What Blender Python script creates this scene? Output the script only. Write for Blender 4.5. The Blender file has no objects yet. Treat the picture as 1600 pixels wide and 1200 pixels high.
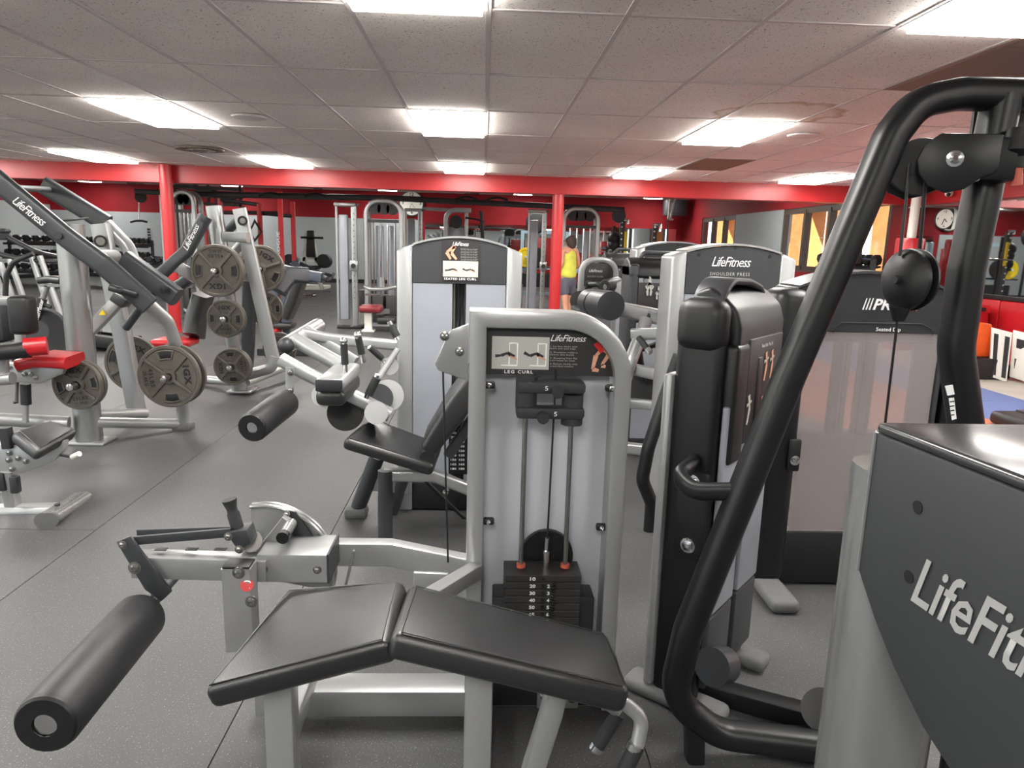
import bpy, bmesh, math, random
from mathutils import Vector, Matrix
random.seed(7)
V = Vector
scene = bpy.context.scene
COL = scene.collection
# ---------------------------------------------------------------- camera
FPX, HC = 1112.0, 1.45
PITCH, YAW, ROLL = (math.radians(a) for a in (11.18, 2.48, 1.54))
_F = V((math.sin(YAW)*math.cos(PITCH), math.cos(YAW)*math.cos(PITCH), -math.sin(PITCH)))
_R0 = V((math.cos(YAW), -math.sin(YAW), 0)); _U0 = _R0.cross(_F)
_R = math.cos(ROLL)*_R0 + math.sin(ROLL)*_U0
_U = -math.sin(ROLL)*_R0 + math.cos(ROLL)*_U0
cam = bpy.data.objects.new('camera', bpy.data.cameras.new('camera'))
COL.objects.link(cam); scene.camera = cam
cam.data.sensor_width = 36; cam.data.lens = FPX/1600*36; cam.data.clip_start = .02; cam.data.clip_end = 300
cam.matrix_world = Matrix(((_R.x,_U.x,-_F.x,0),(_R.y,_U.y,-_F.y,0),(_R.z,_U.z,-_F.z,HC),(0,0,0,1)))
def P(px, py, Y=None, Z=None, X=None):
    """survey helper: the point of the place seen at photo pixel (px,py) that lies at depth Y, height Z or offset X"""
    d = _R*((px-800)/FPX) + _U*((600-py)/FPX) + _F
    t = Y/d.y if Y is not None else ((Z-HC)/d.z if Z is not None else X/d.x)
    return V((0,0,HC)) + d*t
# ---------------------------------------------------------------- world, sun, exposure
w = bpy.data.worlds.new('World'); scene.world = w; w.use_nodes = True
_n = w.node_tree.nodes; _l = w.node_tree.links
sky = _n.new('ShaderNodeTexSky'); sky.sky_type = 'HOSEK_WILKIE'; sky.turbidity = 3
sky.sun_direction = V((-.35,-.6,.72)).normalized()
_l.new(sky.outputs[0], _n['Background'].inputs[0]); _n['Background'].inputs[1].default_value = 2.5
sun = bpy.data.objects.new('sun', bpy.data.lights.new('sun', 'SUN')); COL.objects.link(sun)
sun.data.energy = 6; sun.data.color = (1, .86, .68); sun.data.angle = .01
sun.rotation_euler = V((.35,.6,-.72)).to_track_quat('-Z','Y').to_euler(); sun.location = (0, -30, 25)
scene.view_settings.view_transform = 'Standard'; scene.view_settings.look = 'None'
scene.view_settings.gamma = 1; scene.view_settings.use_curve_mapping = False
scene.view_settings.exposure = 2.2
LAMP = 8.0          # emission of a ceiling troffer
# ---------------------------------------------------------------- geometry collector
class G:
    def __init__(s): s.v = []; s.f = []
    def add(s, vs, fs):
        n = len(s.v); s.v += [tuple(v) for v in vs]; s.f += [tuple(i+n for i in f) for f in fs]; return s
    def bm(s, b):
        b.verts.index_update()
        s.add([v.co for v in b.verts], [[v.index for v in f.verts] for f in b.faces]); b.free(); return s
    def prism(s, poly, vec, bev=0, seg=2):
        """polygon extruded along vec, edges optionally rounded"""
        poly = [V(p) for p in poly]; vec = V(vec); n = len(poly)
        vs = poly + [p+vec for p in poly]
        nrm = V((0,0,0))
        for i in range(n): nrm += poly[i].cross(poly[(i+1)%n])
        if nrm.dot(vec) > 0: fs = [list(range(n))[::-1], list(range(n,2*n))] + [[i,(i+1)%n,n+(i+1)%n,n+i] for i in range(n)]
        else: fs = [list(range(n)), list(range(n,2*n))[::-1]] + [[(i+1)%n,i,n+i,n+(i+1)%n] for i in range(n)]
        if not bev: return s.add(vs, fs)
        b = bmesh.new(); bv = [b.verts.new(p) for p in vs]
        for f in fs: b.faces.new([bv[i] for i in f])
        b.normal_update()
        es = [e for e in b.edges if e.calc_face_angle(0) > .5]
        bmesh.ops.bevel(b, geom=es, offset=bev, segments=seg, affect='EDGES', profile=.5, clamp_overlap=True)
        return s.bm(b)
    def box(s, c, size, bev=0, rz=0, M=None, seg=2):
        x,y,z = (a/2 for a in size)
        R = M or Matrix.Rotation(rz, 3, 'Z'); c = V(c)
        q = [c + R @ V(p) for p in ((-x,-y,-z),(x,-y,-z),(x,y,-z),(-x,y,-z))]
        return s.prism(q, R @ V((0,0,2*z)), bev, seg)
    def bar(s, a, b, wd, ht, up=(0,0,1), bev=0):
        """rectangular bar from a to b: wd across, ht along up"""
        return s.tube([a,b], (wd,ht,bev), up=up)
    def cyl(s, a, b, r, r2=None, n=16):
        a, b = V(a), V(b); return s.lathe(a, b-a, [(0,0),(r,0),(r if r2 is None else r2,(b-a).length),(0,(b-a).length)], n)
    def lathe(s, o, axis, prof, n=24):
        o = V(o); ax = V(axis).normalized(); u = ax.orthogonal().normalized(); w_ = ax.cross(u)
        vs = []; rings = []
        for r,h in prof:
            if r < 1e-6: vs.append(o+ax*h); rings.append([len(vs)-1])
            else:
                rings.append(list(range(len(vs), len(vs)+n)))
                vs += [o+ax*h+(u*math.cos(2*math.pi*k/n)+w_*math.sin(2*math.pi*k/n))*r for k in range(n)]
        fs = []
        for A,B in zip(rings, rings[1:]):
            for k in range(n):
                k2 = (k+1)%n
                if len(A) == 1 and len(B) == 1: continue
                if len(A) == 1: fs.append((A[0],B[k2],B[k]))
                elif len(B) == 1: fs.append((A[k],A[k2],B[0]))
                else: fs.append((A[k],A[k2],B[k2],B[k]))
        return s.add(vs, fs)
    def tube(s, pts, prof, fil=0, n=12, up=None, caps=True, fseg=6, closed=False):
        """sweep; prof = radius, or (width, height, corner radius) for a rectangular tube with its height along up"""
        pts = fillet([V(p) for p in pts], fil, fseg) if fil else [V(p) for p in pts]
        if isinstance(prof, (int, float)):
            pr = [(prof*math.cos(2*math.pi*k/n), prof*math.sin(2*math.pi*k/n)) for k in range(n)]
        else:
            a, b, c = prof[0]/2, prof[1]/2, prof[2]
            if c <= 0: pr = [(a,-b),(a,b),(-a,b),(-a,-b)]
            else:
                pr = []
                for cx,cy,t0 in ((a-c,-b+c,-90),(a-c,b-c,0),(-a+c,b-c,90),(-a+c,-b+c,180)):
                    k_ = 4 if c > .012 else 2
                    for k in range(k_+1):
                        t = math.radians(t0+90*k/k_); pr.append((cx+c*math.cos(t), cy+c*math.sin(t)))
        m = len(pr); N = len(pts); vs = []; u = None
        for i,p in enumerate(pts):
            t1 = (pts[i]-pts[i-1]).normalized() if (i or closed) else None
            t2 = (pts[(i+1)%N]-pts[i]).normalized() if (i < N-1 or closed) else None
            t = ((t1 or t2)+(t2 or t1)).normalized()
            k = 1/max(.35, t.dot(t1 or t2))
            if up is not None: h = V(up) - t*t.dot(V(up)); h.normalize(); sd = t.cross(h)
            else:
                if u is None: u = t.orthogonal().normalized()
                u = (u - t*t.dot(u)).normalized(); h = t.cross(u); sd = u
            bis = (t2-t1) if (t1 and t2) else V((0,0,0))
            bis = bis - t*t.dot(bis)
            if bis.length > 1e-5: bis.normalize()
            for x,y in pr:
                q = sd*x + h*y
                if bis.length > 1e-5: q = q + bis*(q.dot(bis)*(k-1))
                vs.append(p+q)
        fs = []
        for i in range(N if closed else N-1):
            i2 = (i+1)%N
            for k in range(m): k2=(k+1)%m; fs.append((i*m+k, i*m+k2, i2*m+k2, i2*m+k))
        if caps and not closed: fs += [tuple(range(m))[::-1], tuple((N-1)*m+k for k in range(m))]
        return s.add(vs, fs)
    def ball(s, c, r, sc=(1,1,1), n=14):
        prof = [(math.sin(math.pi*i/8)*r, -math.cos(math.pi*i/8)*r) for i in range(9)]
        g = G().lathe((0,0,0), (0,0,1), prof, n)
        return s.add([V(c)+V((v[0]*sc[0],v[1]*sc[1],v[2]*sc[2])) for v in g.v], g.f)
    def mv(s, M):
        s.v = [tuple(M @ V(v)) for v in s.v]; return s
def fillet(pts, r, seg=6):
    out = [pts[0]]
    for a,b,c in zip(pts, pts[1:], pts[2:]):
        d1, d2 = (a-b), (c-b); l1, l2 = d1.length, d2.length; d1.normalize(); d2.normalize()
        ang = math.acos(max(-1, min(1, d1.dot(d2))))
        if ang > 3.1: out.append(b); continue
        t = min(r/math.tan(ang/2), l1*.48, l2*.48); rr = t*math.tan(ang/2)
        cen = b + (d1+d2).normalized()*(rr/math.sin(ang/2))
        p1, p2 = b+d1*t, b+d2*t; v1, v2 = p1-cen, p2-cen
        tot = v1.angle(v2); ax = v1.cross(v2)
        if ax.length < 1e-9: out.append(b); continue
        for k in range(seg+1): out.append(cen + Matrix.Rotation(tot*k/seg, 3, ax) @ v1)
    return out + [pts[-1]]
# ---------------------------------------------------------------- objects
def mesh(name, g, mat, sharp=.6):
    me = bpy.data.meshes.new(name); me.from_pydata(g.v, [], g.f); me.validate()
    b = bmesh.new(); b.from_mesh(me); bmesh.ops.recalc_face_normals(b, faces=b.faces); b.to_mesh(me); b.free()
    me.shade_smooth(); me.set_sharp_from_angle(angle=sharp)
    if mat: me.materials.append(mat)
    return me
def thing(name, label, cat, loc=(0,0,0), group=None, rz=0):
    o = bpy.data.objects.new(name, None); COL.objects.link(o); o.empty_display_size = .1
    o.location = loc; o.rotation_euler = (0,0,rz); o['label'] = label; o['category'] = cat
    if group: o['group'] = group
    return o
def root_of(o):
    while o.parent: o = o.parent
    return o
def part(par, name, mat, g, label=None, local=False):
    """mesh part; g is in world metres (or already local to the thing)"""
    if not local:
        r = root_of(par); M = Matrix.Translation(r.location) @ r.rotation_euler.to_matrix().to_4x4(); g.mv(M.inverted())
    o = bpy.data.objects.new(name, mesh(name, g, mat)); COL.objects.link(o); o.parent = par
    if label: o['label'] = label
    return o
def solo(name, mat, g, label, cat, group=None, loc=None):
    if loc is None:
        zs = min(v[2] for v in g.v); n = len(g.v); loc = (sum(v[0] for v in g.v)/n, sum(v[1] for v in g.v)/n, zs)
    g.mv(Matrix.Translation(-V(loc)))
    o = bpy.data.objects.new(name, mesh(name, g, mat)); COL.objects.link(o); o.location = loc
    o['label'] = label; o['category'] = cat
    if group: o['group'] = group
    return o
def struct(name, mat, g, par=None, label=None):
    o = bpy.data.objects.new(name, mesh(name, g, mat)); COL.objects.link(o)
    if par: o.parent = par
    else: o['kind'] = 'structure'
    if label: o['label'] = label
    return o
def child_copy(src, par, loc=None, M=None):
    c = src.copy(); COL.objects.link(c); c.parent = par
    if loc is not None: c.location = loc
    return c
def dup(o, loc, rz=None, label=None, par=None):
    c = o.copy(); COL.objects.link(c); c.parent = par
    if par is None:
        c.location = loc
        if rz is not None: c.rotation_euler = (0,0,rz)
        if label: c['label'] = label
    for ch in list(o.children): dup(ch, None, par=c)
    return c
def text(par, s, o, xd, yd, wd, ht, mat, shear=0, name='lettering', fat=0, gap=1.0, label=None):
    """flat lettering lying on a surface: o = lower left corner, xd/yd = reading and up directions, wd x ht = its size"""
    cu = bpy.data.curves.new('t', 'FONT'); cu.body = s; cu.size = 1; cu.shear = shear; cu.offset = fat
    cu.resolution_u = 2; cu.space_character = gap
    ob = bpy.data.objects.new('t', cu); COL.objects.link(ob)
    bpy.context.view_layer.update()
    me = bpy.data.meshes.new_from_object(ob.evaluated_get(bpy.context.evaluated_depsgraph_get()))
    bpy.data.objects.remove(ob); bpy.data.curves.remove(cu)
    xd = V(xd).normalized(); yd = V(yd).normalized(); nd = xd.cross(yd)
    r = root_of(par); Mi = (Matrix.Translation(r.location) @ r.rotation_euler.to_matrix().to_4x4()).inverted()
    X = [v.co.x for v in me.vertices]; Y = [v.co.y for v in me.vertices]
    x0, y0, kx, ky = min(X), min(Y), wd/max(1e-6, max(X)-min(X)), ht/max(1e-6, max(Y)-min(Y))
    for v in me.vertices: v.co = Mi @ (V(o) + xd*(v.co.x-x0)*kx + yd*(v.co.y-y0)*ky + nd*.0012)
    me.name = name; me.materials.clear(); me.materials.append(mat)
    ob = bpy.data.objects.new(name, me); COL.objects.link(ob); ob.parent = par
    if label: ob['label'] = label
    return ob
# ---------------------------------------------------------------- materials
def lin(c): return tuple((a/255/12.92 if a <= 10 else ((a/255+.055)/1.055)**2.4) for a in c) + (1,)
def mat(name, rgb, rough=.5, metal=0, noise=0, nscale=40, bump=0, bscale=300, spec=.5, trans=0, coat=0, emit=0, alpha=1, rgb2=None, rvar=0):
    m = bpy.data.materials.new(name); m.use_nodes = True; nt = m.node_tree; b = nt.nodes['Principled BSDF']
    c = lin(rgb)
    b.inputs['Base Color'].default_value = c; b.inputs['Roughness'].default_value = rough; b.inputs['Metallic'].default_value = metal
    b.inputs['Specular IOR Level'].default_value = spec; b.inputs['Transmission Weight'].default_value = trans; b.inputs['Coat Weight'].default_value = coat
    b.inputs['Alpha'].default_value = alpha
    if emit: b.inputs['Emission Color'].default_value = c; b.inputs['Emission Strength'].default_value = emit
    tc = nt.nodes.new('ShaderNodeTexCoord')
    if noise or rgb2 or rvar:
        t = nt.nodes.new('ShaderNodeTexNoise'); t.inputs['Scale'].default_value = nscale; t.inputs['Detail'].default_value = 4
        nt.links.new(tc.outputs['Object'], t.inputs['Vector'])
        if noise or rgb2:
            r = nt.nodes.new('ShaderNodeValToRGB'); r.color_ramp.elements[0].position = .35; r.color_ramp.elements[1].position = .65
            c2 = lin(rgb2) if rgb2 else tuple(min(1, a*(1+noise)) for a in c[:3])+(1,)
            c1 = c if rgb2 else tuple(a*(1-noise) for a in c[:3])+(1,)
            r.color_ramp.elements[0].color = c1; r.color_ramp.elements[1].color = c2
            nt.links.new(t.outputs['Fac'], r.inputs['Fac']); nt.links.new(r.outputs['Color'], b.inputs['Base Color'])
        if rvar:
            q = nt.nodes.new('ShaderNodeMapRange'); q.inputs['To Min'].default_value = rough-rvar; q.inputs['To Max'].default_value = rough+rvar
            nt.links.new(t.outputs['Fac'], q.inputs['Value']); nt.links.new(q.outputs[0], b.inputs['Roughness'])
    if bump:
        t2 = nt.nodes.new('ShaderNodeTexNoise'); t2.inputs['Scale'].default_value = bscale; t2.inputs['Detail'].default_value = 3
        nt.links.new(tc.outputs['Object'], t2.inputs['Vector'])
        bp = nt.nodes.new('ShaderNodeBump'); bp.inputs['Strength'].default_value = bump; bp.inputs['Distance'].default_value = .002
        nt.links.new(t2.outputs['Fac'], bp.inputs['Height']); nt.links.new(bp.outputs['Normal'], b.inputs['Normal'])
    return m
M = dict(
 silver=mat('silver_paint', (166,167,167), .31, .55, .015, 60),
 silver2=mat('satin_silver', (160,161,161), .26, .7, .015, 60),
 grey=mat('charcoal_paint', (58,60,63), .42, .2, .03, 50),
 panel=mat('grey_shroud', (52,54,56), .5, .0, .02, 30, spec=.35),
 dgrey=mat('dark_paint', (47,48,51), .45, .2, .05, 50),
 black=mat('black_paint', (18,19,21), .4, 0, .04, 50, spec=.4),
 bplast=mat('black_plastic', (17,17,19), .45, 0, .06, 60, bump=.1, bscale=600),
 vinyl=mat('black_vinyl', (27,27,28), .36, 0, .08, 30, bump=.3, bscale=420, spec=.8),
 foam=mat('foam_roller', (34,34,36), .48, 0, .08, 30, bump=.35, bscale=320),
 red_vinyl=mat('red_vinyl', (176,26,34), .3, 0, .05, 20, bump=.1),
 maroon=mat('maroon_vinyl', (128,40,46), .35, 0, .05, 20, bump=.1),
 chrome=mat('chrome', (205,205,205), .15, 1),
 steel=mat('steel_rod', (150,148,145), .25, .9, .05, 80),
 frost=mat('frosted_shroud', (176,178,184), .35, 0, .02, 6),
 frost2=mat('smoky_shroud', (186,176,176), .22, 0, .04, 3, coat=.3, alpha=.42),  # pinkish base colour stands in for red reflected in the glossy plastic
 iron=mat('cast_iron_plate', (90,85,78), .5, .25, .1, 14, bump=.2, bscale=160),
 rubber=mat('grip_rubber', (42,43,45), .7, 0, .1, 60, bump=.2),
 stack=mat('weight_stack', (50,48,47), .5, .2, .08, 40, bump=.1),
 white=mat('white_print', (235,235,235), .5), paper=mat('photo_grey', (176,176,170), .5), card=mat('placard_black', (38,36,37), .45, 0, .03),
 skin=mat('skin', (206,152,124), .5, 0, .05, 10), yellow=mat('yellow_cloth', (218,220,92), .8, 0, .06, 12, bump=.2), shorts=mat('grey_cloth', (92,92,104), .85, 0, .06, 12, bump=.2),
 hair=mat('brown_hair', (62,48,42), .6, 0, .25, 60, bump=.5, bscale=120),
 copper=mat('red_bush', (190,92,72), .5), wpaint=mat('white_paint', (222,220,212), .5, 0, .03),
 redpaint=mat('red_paint', (172,34,38), .38, 0, .05, 5, bump=.12, bscale=40), redmetal=mat('red_rack', (190,34,40), .35, 0, .05),
 mirror=mat('mirror_glass', (225,228,228), .02, 1), alu=mat('alu_trim', (190,188,184), .3, .8),
 wood=mat('bronze_frame', (74,64,56), .5, .2), stucco=mat('orange_stucco', (190,128,78), .9, 0, .1, 3, bump=.4, bscale=60),
 leaf=mat('leaf', (160,170,60), .7, 0, .3, 20), orange=mat('orange_plastic', (226,92,32), .45, 0, .08, 10),
 blue=mat('blue_mat', (88,104,150), .75, 0, .06, 20, bump=.2), rust=mat('rust_mat', (176,104,80), .75, 0, .06, 20, bump=.2),
 conc=mat('concrete', (170,166,156), .7, 0, .06, 3), yel=mat('warning_yellow', (238,208,20), .5), redst=mat('red_sticker', (200,30,36), .45),
 gloss=mat('glossy_grey', (54,55,57), .22, 0, .03, 8), rubfoot=mat('rubber_foot', (88,88,88), .7, 0, .05), kettle=mat('black_iron', (30,30,32), .5, .1), lavender=mat('shroud_lavender', (138,141,149), .35, 0, .03, 6),
)
# ================================================================ THE SETTING
CZ, TX, TY, Y0 = 2.442, .6096, 1.2192, 3.3645
BEAM_Y, BACK_Y, RIGHT_X, LEFT_X, FRONT_Y, HI = 11.1, 24.5, 6.75, -14.2, -4.2, 3.02
def nodes(m): return m.node_tree.nodes, m.node_tree.links, m.node_tree.nodes['Principled BSDF']
def rubber_floor(name, rgb):
    m = mat(name, rgb, .5); n, l, b = nodes(m); g = n.new('ShaderNodeNewGeometry')
    a = n.new('ShaderNodeTexNoise'); a.inputs['Scale'].default_value = 1.3; a.inputs['Detail'].default_value = 5
    s = n.new('ShaderNodeTexNoise'); s.inputs['Scale'].default_value = 170; s.inputs['Detail'].default_value = 2
    for t in (a,s): l.new(g.outputs['Position'], t.inputs['Vector'])
    r = n.new('ShaderNodeValToRGB'); e = r.color_ramp.elements; c = lin(rgb)
    e[0].position = .3; e[0].color = tuple(x*.8 for x in c[:3])+(1,); e[1].position = .7; e[1].color = tuple(x*1.2 for x in c[:3])+(1,)
    l.new(a.outputs['Fac'], r.inputs['Fac'])
    r2 = n.new('ShaderNodeValToRGB'); e = r2.color_ramp.elements; e[0].position = .62; e[0].color = (0,0,0,1); e[1].position = .72; e[1].color = (1,1,1,1)
    l.new(s.outputs['Fac'], r2.inputs['Fac'])
    mx = n.new('ShaderNodeMix'); mx.data_type = 'RGBA'; mx.inputs[7].default_value = lin((128,126,122))
    l.new(r2.outputs['Color'], mx.inputs[0]); l.new(r.outputs['Color'], mx.inputs[6]); l.new(mx.outputs[2], b.inputs['Base Color'])
    bp = n.new('ShaderNodeBump'); bp.inputs['Strength'].default_value = .45; bp.inputs['Distance'].default_value = .003
    l.new(s.outputs['Fac'], bp.inputs['Height']); l.new(bp.outputs['Normal'], b.inputs['Normal'])
    q = n.new('ShaderNodeMapRange'); q.inputs['To Min'].default_value = .38; q.inputs['To Max'].default_value = .62
    l.new(a.outputs['Fac'], q.inputs['Value']); l.new(q.outputs[0], b.inputs['Roughness'])
    return m
def tile_mat():
    m = mat('acoustic_tile', (236,228,223), .85); n, l, b = nodes(m); g = n.new('ShaderNodeNewGeometry')
    s = n.new('ShaderNodeTexNoise'); s.inputs['Scale'].default_value = 95; s.inputs['Detail'].default_value = 2
    a = n.new('ShaderNodeTexNoise'); a.inputs['Scale'].default_value = .9; a.inputs['Detail'].default_value = 3
    for t in (a,s): l.new(g.outputs['Position'], t.inputs['Vector'])
    r = n.new('ShaderNodeValToRGB'); e = r.color_ramp.elements; e[0].position = .3; e[0].color = lin((120,112,108)); e[1].position = .37; e[1].color = lin((236,228,223))
    l.new(s.outputs['Fac'], r.inputs['Fac'])
    r2 = n.new('ShaderNodeValToRGB'); e = r2.color_ramp.elements; e[0].position = .35; e[0].color = (.86,.85,.85,1); e[1].position = .65; e[1].color = (1,1,1,1)
    l.new(a.outputs['Fac'], r2.inputs['Fac'])
    mx = n.new('ShaderNodeMix'); mx.data_type = 'RGBA'; mx.blend_type = 'MULTIPLY'; mx.inputs[0].default_value = 1
    l.new(r.outputs['Color'], mx.inputs[6]); l.new(r2.outputs['Color'], mx.inputs[7]); l.new(mx.outputs[2], b.inputs['Base Color'])
    bp = n.new('ShaderNodeBump'); bp.inputs['Strength'].default_value = .5; bp.inputs['Distance'].default_value = .003
    l.new(s.outputs['Fac'], bp.inputs['Height']); l.new(bp.outputs['Normal'], b.inputs['Normal'])
    return m
M['floor'] = rubber_floor('black_rubber_floor', (66,66,67)); M['tile'] = tile_mat()
M['tee'] = mat('ceiling_tee', (196,188,186), .5, 0, .03); M['plenum'] = mat('plenum', (60,58,58), .9)
M['darkred'] = mat('dark_red_wall', (136,26,33), .65, 0, .06, 2, bump=.1, bscale=60, spec=.2)
M['gwall'] = mat('grey_wall', (160,166,168), .6, 0, .03, 2); M['cream'] = mat('back_ceiling', (196,188,182), .8, 0, .04, 2)
M['grout'] = mat('seam_glue', (120,114,104), .8)
M['lamp'] = mat('lamp_diffuser', (255,252,246), .5, emit=LAMP); M['vent'] = mat('vent_metal', (128,112,100), .5, .2)
UPZ = V((0,0,1)); EX = V((1,0,0)); EY = V((0,1,0))
def plane_box(x0,x1,y0,y1,z0,z1): return G().box(((x0+x1)/2,(y0+y1)/2,(z0+z1)/2), (x1-x0,y1-y0,z1-z0))
# floor: slab and rolled rubber mats with open seams
floor = struct('floor', M['grout'], plane_box(LEFT_X-.2, RIGHT_X+.2, FRONT_Y-.2, BACK_Y+.2, -.25, -.012))
xs = [-14.2,-12.6,-11.4,-10.2,-9,-7.8,-6.65,-5.45,-4.25,-3.08,-1.9,-.74,.5,1.7,2.93]
random.seed(3)
for a,b in zip(xs, xs[1:]):
    y = FRONT_Y
    cuts = [3.4, 9.2] if a == -3.08 else ([-1.2, 6.1] if a == -1.9 else [random.uniform(-3,2), random.uniform(5,9), random.uniform(12,15)])
    cuts = cuts + ([15.6] if len(cuts) < 3 else []) + [20.5, BACK_Y]
    for c in cuts:
        if c-y < .5: continue
        struct('rubber_mat', M['floor'], G().box(((a+b)/2,(y+c)/2,-.006), (b-a-.004, c-y-.004, .012)), floor); y = c
for y0,y1 in ((FRONT_Y,2),(2,4.6),(11.5,16),(16,BACK_Y)):
    struct('rubber_mat', M['floor'], G().box((4.84,(y0+y1)/2,-.006), (3.815,y1-y0-.004,.012)), floor)
for y0,y1 in ((4.6,6.9),(6.9,9.2),(9.2,11.5)):
    for x0,x1,m_ in ((2.93,4.6,'rust'),(4.6,5.6,'blue'),(5.6,6.75,'conc')): struct(m_+'_mat' if m_ != 'conc' else 'pale_mat', M[m_], G().box(((x0+x1)/2,(y0+y1)/2,-.006), (x1-x0-.004,y1-y0-.004,.012)), floor, {'rust':'rust coloured rubber mat','blue':'blue rubber mat','conc':'pale grey floor strip'}[m_])
# walls
back = struct('wall_back', M['darkred'], plane_box(LEFT_X-.2, RIGHT_X+.2, BACK_Y, BACK_Y+.2, 0, HI+.2))
struct('painted_panel', M['gwall'], plane_box(LEFT_X, -2.2, BACK_Y-.02, BACK_Y, .12, 2.13), back, 'grey lower wall paint band')
left = struct('wall_left', M['darkred'], plane_box(LEFT_X-.2, LEFT_X, FRONT_Y-.2, BACK_Y, 2.3, HI+.2))
struct('wall_section', M['gwall'], plane_box(LEFT_X-.2, LEFT_X, 10.3, BACK_Y, 0, 2.3), left); struct('wall_section', M['gwall'], plane_box(LEFT_X-.2, LEFT_X, FRONT_Y-.2, 10.3, 0, .3), left); struct('wall_section', M['gwall'], plane_box(LEFT_X-.2, LEFT_X, FRONT_Y-.2, -3.7, .3, 2.3), left)
front = struct('wall_front', M['darkred'], plane_box(LEFT_X-.2, RIGHT_X+.2, FRONT_Y-.2, FRONT_Y, 2.3, HI+.2))
struct('wall_section', M['gwall'], plane_box(LEFT_X-.2, RIGHT_X+.2, FRONT_Y-.2, FRONT_Y, 0, .3), front)
def glass_mat():
    m = bpy.data.materials.new('window_glass'); m.use_nodes = True; n = m.node_tree.nodes; l = m.node_tree.links
    n.remove(n['Principled BSDF']); t = n.new('ShaderNodeBsdfTransparent'); t.inputs[0].default_value = (.94,.95,.94,1); g = n.new('ShaderNodeBsdfGlossy'); g.inputs['Roughness'].default_value = .02
    x = n.new('ShaderNodeMixShader'); x.inputs[0].default_value = .07; l.new(t.outputs[0], x.inputs[1]); l.new(g.outputs[0], x.inputs[2])
    l.new(x.outputs[0], n['Material Output'].inputs[0]); return m
M['glass'] = glass_mat()
def added_window(n, a, b, side):            # windows added to let in daylight, unseen behind and left of the viewer
    f = (lambda t,z: (t,FRONT_Y-.1,z)) if side == 'front' else (lambda t,z: (LEFT_X-.1,t,z))
    o = struct('window_%d' % n, M['wood'], G().tube([f(a+.03,.33),f(b-.03,.33),f(b-.03,2.27),f(a+.03,2.27)], (.06,.12,0), up=EY if side == 'front' else EX, closed=True), label='added unseen window letting in daylight')
    struct('pane', M['glass'], G().prism([f(a+.06,.36),f(b-.06,.36),f(b-.06,2.24),f(a+.06,2.24)], (0,.006,0) if side == 'front' else (.006,0,0)), o)
for k in range(3):
    added_window(50+k, LEFT_X+.4+3*k, LEFT_X+2.8+3*k, 'front')
    struct('wall_section', M['gwall'], plane_box(LEFT_X-.2+3*k, LEFT_X+.4+3*k, FRONT_Y-.2, FRONT_Y, .3, 2.3), front)
struct('wall_section', M['gwall'], plane_box(LEFT_X+8.8, RIGHT_X+.2, FRONT_Y-.2, FRONT_Y, .3, 2.3), front)
for k in range(5):
    added_window(60+k, -3.7+2.8*k, -1.3+2.8*k, 'left')
    struct('wall_section', M['gwall'], plane_box(LEFT_X-.2, LEFT_X, -1.3+2.8*k, -.9+2.8*k, .3, 2.3), left)
WIN = ((19.4, 22.4, 1.0, 2.36), (11.9, 16.3, 1.02, 2.36))       # window openings in the right wall: y0, y1, z0, z1
right = struct('wall_right', M['darkred'], plane_box(RIGHT_X, RIGHT_X+.2, FRONT_Y-.2, BACK_Y+.2, 2.36, HI+.2))
for y0,y1,z0,z1 in ((FRONT_Y-.2,11.9,0,2.36),(11.9,16.3,0,1.02),(16.3,19.4,0,2.36),(19.4,22.4,0,1.0),(22.4,BACK_Y+.2,0,2.36)):
    struct('wall_section', M['gwall'] if y0 == 16.3 else M['darkred'], plane_box(RIGHT_X, RIGHT_X+.2, y0, y1, z0, z1), right)
struct('baseboard_back', M['bplast'], plane_box(LEFT_X, RIGHT_X, BACK_Y-.035, BACK_Y-.02, 0, .12))
struct('baseboard_left', M['bplast'], plane_box(LEFT_X, LEFT_X+.035, FRONT_Y, BACK_Y-.04, 0, .12))
# beam and soffit between the low and the high ceiling
struct('trim_1', M['redpaint'], plane_box(LEFT_X, RIGHT_X, BEAM_Y, BEAM_Y+.32, 2.2, HI+.1), label='long red beam across the room')
struct('trim_2', M['redpaint'], plane_box(RIGHT_X-.16, RIGHT_X, FRONT_Y, BEAM_Y, 2.18, CZ), label='red soffit over the mirrors')
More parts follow.
